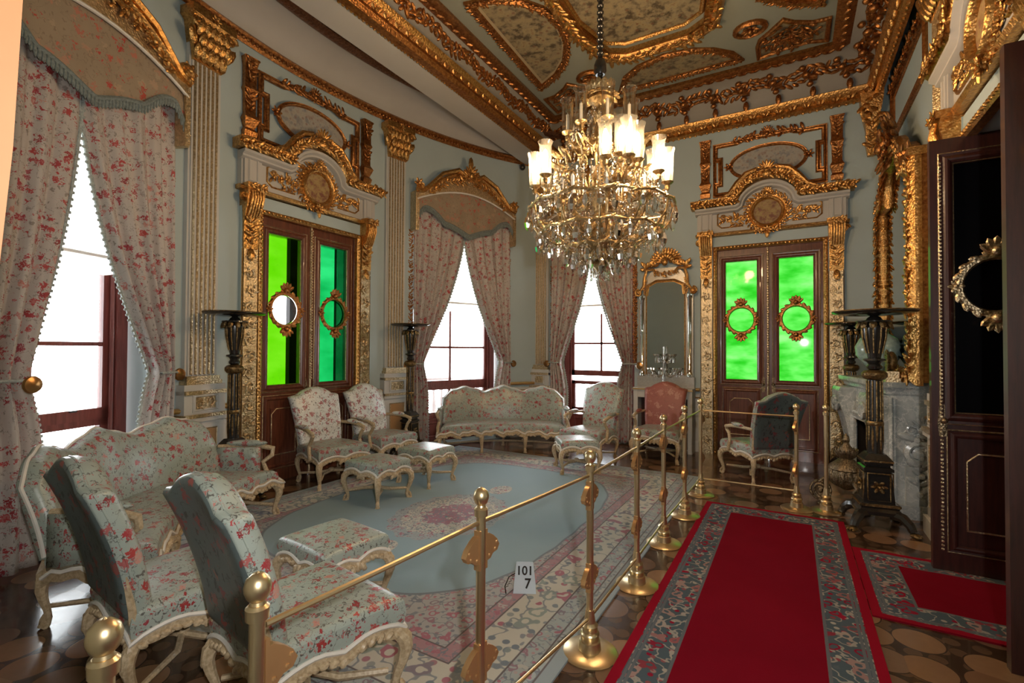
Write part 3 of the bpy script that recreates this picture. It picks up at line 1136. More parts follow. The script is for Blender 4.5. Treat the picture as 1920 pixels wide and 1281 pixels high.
# ---------------------------------------------------------------- windows
def window(name, root, hw, label, rails=(1.63,), low=True, raised=False):
    SB = .35
    y0, y1 = SB - .04, SB + .08
    fo = MB()
    fo.box(-hw, -hw + .10, y0 - .05, y1, .02, 3.9).box(hw - .10, hw, y0 - .05, y1, .02, 3.9)
    fo.box(-hw, hw, y0, y1, 3.8, 3.9).box(-hw, hw, y0 - .03, y1, .02, .40)
    for s_ in (-1, 1):
        fo.sweep([(s_ * (hw - .115), .42), (s_ * (hw - .115), 3.8)], prof_round(.03, .03), False, 'xz', y0)
    fo.sweep(rectpts(-hw + .2, hw - .2, .10, .34), prof_frame(.04, .02), True, 'xz', y0 - .03)
    fo.build('outer_frame', 'frame_wood', root)
    iw = hw - .10

    def sash(z0, z1, bars, y, mull=True):
        s_ = MB().box(-iw, -iw + .075, y - .02, y + .03, z0, z1).box(iw - .075, iw, y - .02, y + .03, z0, z1)
        s_.box(-iw, iw, y - .02, y + .03, z0, z0 + .10).box(-iw, iw, y - .02, y + .03, z1 - .06, z1)
        if mull:
            s_.box(-.018, .018, y - .012, y + .02, z0 + .1, z1 - .06)
        for b in bars:
            s_.box(-iw + .07, iw - .07, y - .012, y + .02, b - .018, b + .018)
        o = s_.build('sash', 'frame_wood', root)
        MB().box(-iw + .06, iw - .06, y + .004, y + .010, z0 + .08, z1 - .05).build('pane', 'glass', o)
        lt = MB().box(-.5 * iw - .03, -.5 * iw + .03, y - .032, y - .018, z0 + .085, z0 + .10).box(.5 * iw - .03, .5 * iw + .03, y - .032, y - .018, z0 + .085, z0 + .10)
        lt.build('sash_lift', 'black', o)
    if raised:
        sash(1.12, 3.8, rails, SB)
        sash(.42, 1.02, (), SB + .03, False)
    else:
        sash(.95, 3.8, rails, SB)
        sash(.40, .95, (), SB + .02)
    return tag(root, label, 'window', kind='structure')


window('window_1', bay_root('window_1', TH1), .75, 'tall mahogany sash window beside the long curved sofa in front', (1.63,))
window('window_2', bay_root('window_2', TH2), .90, 'mahogany sash window behind the far curved sofa', (1.63,))
window('window_3', empty('window_3', (W3X, YF, 0)), .70, 'mahogany sash window behind the armchair left of the wall mirror', (1.72,), raised=True)
# white balustrade of the terrace outside
def balustrade(root, hw, label):
    bal = MB().box(-hw - .6, hw + .6, 1.1, 1.25, .95, 1.05).box(-hw - .6, hw + .6, 1.05, 1.3, -.1, .14)
    k = int(hw * 2 / .16) + 6
    for i in range(k):
        bal.lathe([(.03, .14), (.05, .2), (.035, .3), (.06, .48), (.03, .75), (.05, .88), (.05, .95)], 8, (-hw - .5 + i * .17, 1.17, 0))
    o = bal.build('trim_balustrade', 'reveal', None)
    o.matrix_world = root.matrix_world
    o.location = root.location
    o.rotation_euler = root.rotation_euler
    tag(o, label, 'balustrade', kind='structure')


balustrade(bpy.data.objects['window_2'], .9, 'white stone balustrade outside the window behind the far sofa')
balustrade(bpy.data.objects['window_3'], .7, 'white stone balustrade outside the window left of the wall mirror')


# ---------------------------------------------------------------- doors
def ring_orn(cx_, cz, r, y):
    g = MB()
    g.tube([(cx_ + (r) * math.cos(a * PI / 16), y, cz + r * 1.05 * math.sin(a * PI / 16)) for a in range(32)], .026, 6, True)
    for a in range(0, 360, 20):
        ca, sa = math.cos(R_(a)), math.sin(R_(a))
        g.petal((cx_ + ca * (r + .015), y - .012, cz + sa * (r * 1.05 + .015)), (-sa + ca * .6, -.2, ca + sa * .6), .09, .045)
    for a in (90, 270):
        sg = 1 if a == 90 else -1
        for k in range(-2, 3):
            an = R_(a + k * 26)
            g.petal((cx_ + math.cos(an) * .05, y - .02, cz + sg * r * 1.05 + math.sin(an) * .07), (math.cos(an), -.3, math.sin(an)), .14, .055)
        g.ball((cx_, y - .03, cz + sg * (r * 1.05 + .03)), .035, (8, 5))
    for s_ in (-1, 1):
        rosette(g, cx_ + s_ * (r + .02), cz, .05, y - .02, 6)
    return g


def leaf(root, x0, x1, wood_m, pane_m, disc_m, y=.0, hinge=-1, h=3.13, handle=True, both=False):
    h = 3.165
    """one glazed leaf between x0 and x1, room face at y"""
    w_ = x1 - x0
    c = (x0 + x1) / 2
    gx0, gx1 = x0 + .13 * w_ / .7, x1 - .16 * w_ / .7
    gx0, gx1 = c - .215, c + .215
    d = .06
    g0, g1, p0, p1 = 1.16, 2.97, .18, 1.00
    f = MB()
    f.box(x0, gx0, y, y + d, .0, h).box(gx1, x1, y, y + d, .0, h)
    f.box(gx0, gx1, y, y + d, g1, h).box(gx0, gx1, y, y + d, .0, g0)
    # recessed reveal round the glass
    o = f.build('door_leaf', wood_m, root, 0)
    f = MB().box(c - .17, c + .17, y - .012, y + .002, p0 + .13, p1 - .12)
    f.sweep(rectpts(c - .235, c + .235, p0, p1), prof_frame(.05, .02), True, 'xz', y)
    f.sweep(rectpts(gx0 - .045, gx1 + .045, g0 - .045, g1 + .045), prof_frame(.07, .025), True, 'xz', y)
    f.build('moulding', wood_m, o, 0)
    pn = MB()
    cz = 2.07
    for yy in (y + .028, y + .034):
        ca, cb = [], []
        for k in range(64):
            a = 2 * PI * k / 64
            dx, dz = math.cos(a), math.sin(a)
            tt = min((gx1 + .005 - c) / abs(dx) if abs(dx) > 1e-6 else 9, ((g1 + .005 - cz) if dz > 0 else (cz - g0 + .005)) / abs(dz) if abs(dz) > 1e-6 else 9)
            ca.append((c + .176 * dx, yy, cz + .176 * dz))
            cb.append((c + tt * dx, yy, cz + tt * dz))
        for q in ((gx0 - .005, g0 - .005), (gx1 + .005, g0 - .005), (gx0 - .005, g1 + .005), (gx1 + .005, g1 + .005)):
            i = min(range(64), key=lambda n_: (cb[n_][0] - q[0]) ** 2 + (cb[n_][2] - q[1]) ** 2)
            cb[i] = (q[0], yy, q[1])
        pn.add(ca + cb, [(k, (k + 1) % 64, 64 + (k + 1) % 64, 64 + k) for k in range(64)])
    pn.build('pane', pane_m, o, 0)
    g = MB()
    for (a, b, q, r) in ((c - .265, c + .265, p0 - .03, p1 + .03), (gx0 - .085, gx1 + .085, g0 - .085, g1 + .085)):
        g.sweep(rectpts(a, b, q, r), prof_round(.012, .010), True, 'xz', y)
    ins = [(c - .16, p0 + .14), (c + .16, p0 + .14), (c + .16, p1 - .19), (c + .10, p1 - .13), (c - .10, p1 - .13), (c - .16, p1 - .19)]
    g.sweep(ins, prof_round(.012, .008), True, 'xz', y - .012)
    g.sweep(rectpts(gx0 - .004, gx1 + .004, g0 - .004, g1 + .004), prof_round(.010, .010), True, 'xz', y)
    g.build('gilt_line', 'gold_pale', o)
    ring_orn(c, 2.07, .195, y - .015).build('glass_ring', 'gold_red' if wood_m == 'mahogany' else 'gold_pale', o)
    MB().lathe([(.001, 0), (.182, 0), (.182, .008), (.001, .008)], 28).xf(Matrix.Translation((c, y + .02, 2.07)) @ Matrix.Rotation(PI / 2, 4, 'X')).build('roundel_pane', disc_m, o)
    if handle:
        hx = x1 - .05 if hinge < 0 else x0 + .06
        q = MB().prism([(hx - .02, .98), (hx + .02, .98), (hx + .028, 1.08), (hx + .02, 1.19), (hx, 1.23), (hx - .02, 1.19), (hx - .028, 1.08)], y - .012, y)
        q.ball((hx, y - .055, 1.10), (.022, .03, .022), (12, 8)).tube([(hx, y, 1.10), (hx, y - .05, 1.10)], .01)
        q.build('handle', 'iron', o)
    return o


def casing_and_overdoor(root, top_gold='gold'):
    """gilded casing, entablature and overdoor panel of one doorway; local frame, u from the door axis, y into the wall"""
    g = MB()
    for s_ in (-1, 1):
        a, b = sorted((s_ * .765, s_ * .925))
        vine_strip(g, a, b, .12, 2.72, -.05, True, None, .02, seed=s_ + 5)
        g.box(*sorted((s_ * .76, s_ * .93)), -.075, 0, 0, .12)
    g.build('carved_casing', 'gold_pale', root)
    g = MB()
    for s_ in (-1, 1):
        a, b = sorted((s_ * .745, s_ * .945))
        g.box(a, b, -.05, .003, .12, 3.36)
    g.sweep([(-.70, .0), (-.70, 3.19), (.70, 3.19), (.70, .0)], [(.03, 0), (.03, .06), (-.0, .06), (-.0, 0)], False, 'xz', 0)
    g.box(-.945, .945, -.04, .003, 3.22, 3.36)
    g.build('cream_casing', 'wall', root)
    g = MB()
    ed = [(-.725, .0), (-.725, 3.185), (.725, 3.185), (.725, .0)]
    g.sweep(ed, [(-.03, 0), (-.03, .06), (0, .085), (.025, .07), (.03, 0)], False, 'xz', 0)
    beads(g, ed, .016, -.078, .05)
    for s_ in (-1, 1):
        for x in (.755, .935):
            g.sweep([(s_ * x, .12), (s_ * x, 2.72)], prof_round(.016, .07), False, 'xz', 0)
    g.build('gilt_edge', 'gold', root)
    # consoles
    for s_ in (-1, 1):
        q = MB()
        u = s_ * .85
        q.loft([[(u - w_, -.03 - d, z), (u + w_, -.03 - d, z), (u + w_, 0, z), (u - w_, 0, z)] for z, w_, d in
                ((2.70, .075, .03), (2.75, .085, .05), (2.95, .085, .05), (3.1, .088, .075), (3.2, .095, .12), (3.32, .098, .15), (3.38, .098, .14))])
        q.box(u - .115, u + .115, -.2, 0, 3.38, 3.44)
        for k in range(5):
            q.tube([(u - .06 + k * .03, -.19, 3.36), (u - .06 + k * .03, -.205, 3.28), (u - .06 + k * .03, -.165, 3.17), (u - .06 + k * .03, -.12, 3.08)], .013, 5)
        foliage(q, [(u, 2.76), (u, 3.05)], .1, -.09, 3)
        foliage(q, [(u - .1, 3.41), (u + .1, 3.41)], .07, -.2, 4)
        q.petal((u, -.09, 2.66), (0, -.2, -1), .16, .09)
        spiral(q, u + s_ * .1, 3.3, .055, 1.5, 0, .018, -.1, s_)
        q.build('console', top_gold, root)
    # frieze slab with arch
    outline = [(-.98, 3.42), (.98, 3.42), (.98, 3.84), (.44, 3.84)] + [p for p in arcpts(0, 3.80, .44, .34, 12, 168, 14)] + [(-.44, 3.84), (-.98, 3.84)]
    MB().prism(outline, -.09, 0).build('frieze', 'lilac', root)
    q = MB()
    for s_ in (-1, 1):
        a, b = sorted((s_ * .76, s_ * .96))
        q.box(a, b, -.12, -.05, 3.44, 3.84)
        q.sweep(rectpts(a + .05, b - .05, 3.48, 3.80), prof_frame(.02, .015), True, 'xz', -.12)
    ar = [(-1.0, 3.80), (-.42, 3.80)] + [p for p in arcpts(0, 3.77, .40, .33, 172, 8, 16)] + [(.42, 3.80), (1.0, 3.80)]
    q.sweep(ar, [(0, .0), (.0, .14), (-.03, .14), (-.05, .1), (-.07, .1), (-.09, .05), (-.09, 0)], False, 'xz', -.05)
    q.build('frieze_blocks', 'lilac', root)
    # gilded cornice following the arch
    q = MB()
    ar = [(-1.06, 3.86), (-.41, 3.86)] + [p for p in arcpts(0, 3.84, .42, .35, 170, 10, 16)] + [(.41, 3.86), (1.06, 3.86)]
    q.sweep(ar, [(-.05, .05), (-.05, .17), (-.01, .21), (.02, .20), (.045, .23), (.06, .23), (.06, .05)], False, 'xz', 0)
    foliage(q, ar, .085, -.215, 6, 1.2)
    for s_ in (-1, 1):
        q.tube([(s_ * .62, -.16, 3.93), (s_ * .5, -.17, 3.99), (s_ * .40, -.18, 4.12), (s_ * .28, -.18, 4.24), (s_ * .13, -.18, 4.29)], [.03, .035, .04, .04, .03], 6)
    cartouche(q, 0, 4.25, .15, -.19, 3)
    q.ball((0, -.2, 4.19), (.09, .06, .07), (8, 5))
    q.build('gilt_cornice', top_gold, root)
    q = MB()
    q.sweep([(-1.0, 3.40), (1.0, 3.40)], [(-.025, 0), (-.025, .10), (.01, .12), (.025, .10), (.025, 0)], False, 'xz', 0)
    for s_ in (-1, 1):
        q.sweep([(s_ * .32, 3.49), (s_ * .62, 3.49), (s_ * .68, 3.54), (s_ * .68, 3.70), (s_ * .60, 3.76), (s_ * .42, 3.76)], prof_round(.02, .02), False, 'xz', -.09)
        for k in range(4):
            spiral(q, s_ * (.34 + k * .085), 3.62 + (.03 if k % 2 else -.02), .05 - k * .004, 1.4, k, .012, -.105, s_ * (1 if k % 2 else -1), 12)
        foliage(q, [(s_ * .3, 3.60), (s_ * .45, 3.64), (s_ * .64, 3.60)], .08, -.1, 7)
        foliage(q, [(s_ * .3, 3.52), (s_ * .5, 3.53)], .06, -.1, 8)
    q.build('frieze_scrolls', top_gold, root)
    # round medallion
    q = MB()
    c = (0, 3.655)
    cir = lambda r: [(c[0] + r * math.cos(a * PI / 16), c[1] + r * math.sin(a * PI / 16)) for a in range(32)]
    q.sweep(cir(.215), prof_frame(.07, .07), True, 'xz', -.09)
    beads(q, cir(.262), .022, -.115, .055, True)
    foliage(q, cir(.285) + [cir(.285)[0]], .07, -.10, 9)
    cartouche(q, 0, 3.93, .09, -.15, 2)
    rosette(q, 0, 3.38, .07, -.15)
    q.petal((0, -.14, 3.32), (0, 0, -1), .12, .06)
    o = q.build('medallion_frame', top_gold, root)
    MB().lathe([(.001, 0), (.2, 0), (.2, .012), (.001, .012)], 28).xf(Matrix.Translation((0, -.095, 3.655)) @ Matrix.Rotation(PI / 2, 4, 'X')).build('medallion_painting', 'paint_medal', o)
    # overdoor panel
    z0, z1 = 4.03, 4.86
    q = MB()
    pts = [(-.72, z0), (.72, z0), (.72, z0 + .16), (.645, z0 + .16), (.645, z1 - .28), (.72, z1 - .28), (.72, z1 - .06), (.42, z1 - .06), (.30, z1 - .02), (-.30, z1 - .02), (-.42, z1 - .06), (-.72, z1 - .06), (-.72, z1 - .28), (-.645, z1 - .28), (-.645, z0 + .16), (-.72, z0 + .16)]
    q.sweep(pts, prof_frame(.07, .045), True, 'xz', 0)
    q.sweep([(-.73, z0), (-.73, z1 - .04)], prof_frame(.05, .03), False, 'xz', 0)
    q.sweep([(.73, z0), (.73, z1 - .04)], prof_frame(.05, .03), False, 'xz', 0)
    foliage(q, [(-.5, z1 - .05), (-.16, z1 - .02)], .1, -.03, 1)
    foliage(q, [(.5, z1 - .05), (.16, z1 - .02)], .1, -.03, 2)
    cartouche(q, 0, z1, .11, -.03, 5)
    ov = [(.5 * math.cos(a * PI / 20), 4.44 + .245 * math.sin(a * PI / 20)) for a in range(40)]
    q.sweep(ov, prof_frame(.05, .045), True, 'xz', 0)
    for s_ in (-1, 1):
        rosette(q, s_ * .53, 4.44, .07, -.03, 6)
    q.build('overdoor_frame', 'gold_red' if top_gold == 'gold' else top_gold, root)
    MB().prism([(.48 * math.cos(a * PI / 20), 4.44 + .225 * math.sin(a * PI / 20)) for a in range(40)], -.01, .0).build('oval_painting', 'paint_oval', root)
    for s_ in (-1, 1):
        q = MB()
        u = s_ * .865
        q.loft([[(u - w_, -d, z), (u + w_, -d, z), (u + w_, 0, z), (u - w_, 0, z)] for z, w_, d in ((4.0, .07, .06), (4.06, .075, .08), (4.1, .055, .05), (4.2, .085, .1), (4.26, .06, .06), (4.5, .065, .05), (4.54, .08, .08), (4.58, .068, .06), (4.8, .07, .06), (4.9, .085, .09))])
        foliage(q, [(u, 4.28), (u, 4.5)], .08, -.06, 3)
        foliage(q, [(u, 4.6), (u, 4.88)], .09, -.07, 4)
        q.build('overdoor_pilaster', 'gold_red' if top_gold == 'gold' else top_gold, root)


def door(name, root, wood_m, panes, discs, label, leaves=True):
    if leaves:
        for i, (x0, x1) in enumerate(((-.712, -.012), (.012, .712))):
            leaf(root, x0, x1, wood_m, panes[i], discs[i], .02, -1 if i == 0 else 1)
        g = MB().sweep([(0, .02), (0, 3.168)], prof_round(.034, .03), False, 'xz', .02)
        beads(g, [(0, 1.2), (0, 3.13)], .017, -.012, .036)
        g.build('gilt_astragal', 'gold_pale', root)
    casing_and_overdoor(root)
    return tag(root, label, 'door', kind='structure')


door('door_1', bay_root('door_1', 0, .06), 'mahogany', ('lime', 'emerald'), ('glass', 'emerald'), 'mahogany double door with green panes and one clear roundel, behind two armchairs')
door('door_2', empty('door_2', (D2X, YF - .0, 0)), 'mahogany', ('green', 'green'), ('green', 'green'), 'mahogany double door with bright green panes on the end wall')
d3 = empty('door_3', (XR, YC, 0), -PI / 2)
door('door_3', d3, 'dark_door', None, None, 'dark double door standing open into the room beside the fireplace', False)
for (yy, flip) in ((4.63, 1), (3.405, -1)):     # the two opened leaves stand square to the wall
    h = empty('opened_leaf', (0, 0, 0))
    o = leaf(d3, -.35, .35, 'dark_door', 'dark_glass', 'dark_glass', 0, 1 if flip > 0 else -1)
    o.name = 'opened_door_leaf'
    # leaf local frame: room face looks along -Y; place its free edge at X=.885
    mw = Matrix.Translation((1.235, yy, 0)) if flip > 0 else Matrix.Translation((1.285, yy, 0)) @ Matrix.Rotation(PI, 4, 'Z')
    o.matrix_local = (Matrix.Translation(d3.location) @ Matrix.Rotation(-PI / 2, 4, 'Z')).inverted() @ mw
    if flip > 0:
        g = MB()
        beads(g, [(-.165 - .13, .15), (-.165 - .13, 3.0)], .011, -.012, .028)
        g.build('gilt_beading', 'gold_pale', o)
    bpy.data.objects.remove(h)
# dark boxes added outside to darken part of the bay door panes
ex = empty('trim_terrace', *((bay(0)[0], bay(0)[1], 0), PI / 2))
MB().box(.17, .45, .62, .70, 0, 3.6).build('added_dark_box', 'dark', ex, 0)
MB().box(.98, 1.5, .62, .70, 0, 3.6).build('added_dark_box', 'dark', ex, 0)
MB().box(-1.0, 2.2, .5, 2.2, 3.5, 3.6).build('canopy', 'reveal', ex, 0)
ex2 = empty('trim_added_sky_block', (D2X, YF, 0))
MB().box(-1.5, 1.5, .5, 2.6, 3.4, 3.5).build('slab', 'reveal', ex2, 0)  # slab added to keep high sky light off the green panes
tag(ex2, 'added slab blocking the high sky outside the green glazed doors of the end wall', 'sky blocker', kind='structure')
tag(ex, 'added dark boxes and canopy seen through the green door panes', 'terrace', kind='structure')


# ---------------------------------------------------------------- pilasters and wainscot
def pilaster(name, root, label, hw=.155, zb=1.30, zt=4.5, gm='gold'):
    q = MB().box(-hw - .02, hw + .02, -.05, .0, zb, zt + .55)
    k = 6
    for i in range(k + 1):
        x = -hw + .01 + (2 * hw - .02) * i / k
        q.box(x - .009, x + .009, -.066, -.045, zb + .02, zt)
    q.build('shaft', 'cream', root, 0)
    g = MB()
    for i in range(k):
        x = -hw + .01 + (2 * hw - .02) * (i + .5) / k
        g.sweep([(x, zb + .03), (x, zt)], prof_round(.028, .034), False, 'xz', -.05)
    g.box(-hw - .04, hw + .04, -.11, 0, zb - .07, zb - .03).box(-hw - .025, hw + .025, -.095, 0, zb - .03, zb + .015)
    g.box(-hw - .07, hw + .07, -.14, 0, zb - .17, zb - .13)
    g.build('gilt_fluting', 'gold_pale', root, 40)
    c = MB()
    c.loft([[(-w_, -d, z), (w_, -d, z), (w_, 0, z), (-w_, 0, z)] for z, w_, d in ((zt, hw, .09), (zt + .1, hw + .01, .1), (zt + .38, hw + .05, .15), (zt + .42, hw + .09, .19), (zt + .50, hw + .09, .19))])
    rnd = random.Random(4)
    for row, zz in enumerate((zt + .08, zt + .2, zt + .3)):
        for i in range(5):
            x = (-2 + i + (.5 if row % 2 else 0)) * hw * .45
            c.petal((x, -.13 - row * .02, zz), (rnd.uniform(-.25, .25), -.45, 1), .17, .09)
    for s_ in (-1, 1):
        spiral(c, s_ * (hw + .03), zt + .36, .075, 1.6, 0 if s_ > 0 else PI, .022, -.17, s_)
        c.petal((s_ * (hw + .05), -.14, zt + .2), (s_ * .5, -.3, 1), .2, .09)
    rosette(c, 0, zt + .46, .06, -.2, 6)
    c.build('capital', gm, root)
    # pedestal
    p_ = MB().box(-hw - .07, hw + .07, -.12, 0, .14, zb - .07).box(-hw - .10, hw + .10, -.15, 0, 0, .15)
    p_.box(-hw - .09, hw + .09, -.15, 0, .86, .90)
    p_.sweep(rectpts(-hw + .03, hw - .03, .97, 1.12), prof_frame(.03, .02), True, 'xz', -.12)
    p_.build('pedestal', 'cream', root, 0)
    g = MB()
    vine_strip(g, -hw + .04, hw - .04, .98, 1.11, -.12, False, None, .004)
    g.box(-hw - .085, hw + .085, -.16, 0, .90, .935)
    g.sweep(rectpts(-hw + .03, hw - .03, .25, .78), prof_round(.014, .014), True, 'xz', -.12)
    g.build('pedestal_gilding', 'gold_pale', root)
    MB().box(-hw + .035, hw - .035, -.126, -.11, .255, .775).build('pedestal_inset', 'inset', root, 0)
    return tag(root, label, 'pilaster', kind='structure')


TP = 11.2
pilaster('trim_pilaster_front', bay_root('trim_pilaster_front', -TP), 'fluted gilded pilaster between the front window and the bay door')
pilaster('trim_pilaster_middle', bay_root('trim_pilaster_middle', TP), 'fluted gilded pilaster between the bay door and the far sofa window')
pilaster('trim_pilaster_back', empty('trim_pilaster_back', (-4.07, YF, 0)), 'fluted pilaster half hidden behind the chandelier crystals', .12)
pilaster('trim_pilaster_right', empty('trim_pilaster_right', (XR, 5.32, 0), -PI / 2), 'white and gilt pilaster between the fireplace and the opened dark door', .16)


def dado(root, pts, label, name, panels=()):
    q = MB().sweep(pts, [(0, 0), (-.035, 0), (-.035, .9), (0, .9)], False, 'xy', 0)
    q.sweep(pts, [(0, .0), (-.06, .0), (-.06, .14), (-.045, .17), (0, .17)], False, 'xy', 0)
    o = q.build('panelling', 'cream', root, 0)
    g = MB().sweep(pts, [(0, .95), (-.055, .95), (-.075, .97), (-.075, .985), (-.05, 1.0), (0, 1.0)], False, 'xy', 0)
    g.sweep(pts, [(0, .84), (-.05, .84), (-.055, .86), (0, .86)], False, 'xy', 0)
    g.build('gilt_rail', 'gold_plain', root, 0)
    for (pp) in panels:
        z0, z1 = .24, .76
        x = MB().sweep(pp, [(-.036, z0), (-.042, z0), (-.042, z1), (-.036, z1)], False, 'xy', 0)
        x.build('panel_inset', 'inset', root, 0)
    return tag(root, label, 'wainscot', kind='structure')


seg = lambda a, b: [bay(t_) for t_ in np.linspace(a, b, max(3, int(abs(b - a)) + 1))]
dado(empty('trim_dado_middle'), seg(7.8, 13.6), 'cream and gold wainscot below the middle pilaster', 'd', [seg(12.4, 13.4)])
dado(empty('trim_dado_front'), seg(-14.2, -7.8), 'cream and gold wainscot right of the front window', 'd', [seg(-14, -12.6)])
dado(empty('trim_dado_corner'), seg(29.5, 34.2), 'cream wainscot between the far sofa window and the corner pilaster', 'd', [seg(30, 33.8)])
dado(empty('trim_dado_back'), [(-2.26, YF), (-1.27, YF)], 'cream wainscot with gold rail below the wall mirror', 'd')
dado(empty('trim_dado_right'), [(XR, 5.9), (XR, 4.8)], 'cream wainscot between the fireplace and the opened dark door', 'd')
# panel mouldings of the upper right wall, corner bracket
pr = empty('trim_wall_panel', (XR, 6.95, 0), -PI / 2)
q = MB().sweep(rectpts(-.9, .9, 4.35, 4.95), prof_frame(.07, .04), True, 'xz', 0).sweep(rectpts(-.8, .8, 4.43, 4.87), prof_frame(.03, .02), True, 'xz', 0)
q.sweep([(1.3, 1.4), (1.3, 4.9)], prof_frame(.05, .03), False, 'xz', 0).sweep([(1.2, 1.4), (1.2, 4.9)], prof_frame(.03, .02), False, 'xz', 0)
foliage(q, [(-.9, 4.97), (.9, 4.97)], .1, -.03, 2)
q.build('gilt_moulding', 'gold_red', pr)
tag(pr, 'gilded panel moulding on the wall above the mantel mirror', 'wall panel', kind='structure')
cb = empty('trim_corner_bracket', (.93, YF - .08, 0))
q = MB()
q.loft([[(-w_, -d, z), (w_, -d, z), (w_, .05, z), (-w_, .05, z)] for z, w_, d in ((4.25, .04, .02), (4.4, .06, .05), (4.6, .06, .06), (4.75, .09, .1), (4.95, .12, .14), (5.06, .13, .15))])
foliage(q, [(0, 4.3), (0, 4.7)], .12, -.08, 2)
for s_ in range(8):
    q.petal((random.uniform(-.12, .12), -.13, 4.72 + random.uniform(0, .3)), (random.uniform(-1, 1), -.4, random.uniform(-1, 1)), .16, .08)
q.build('bracket', 'gold', cb)
tag(cb, 'gilded leafy bracket in the corner under the cornice', 'bracket', kind='structure')
# ================================================================= CURTAINS


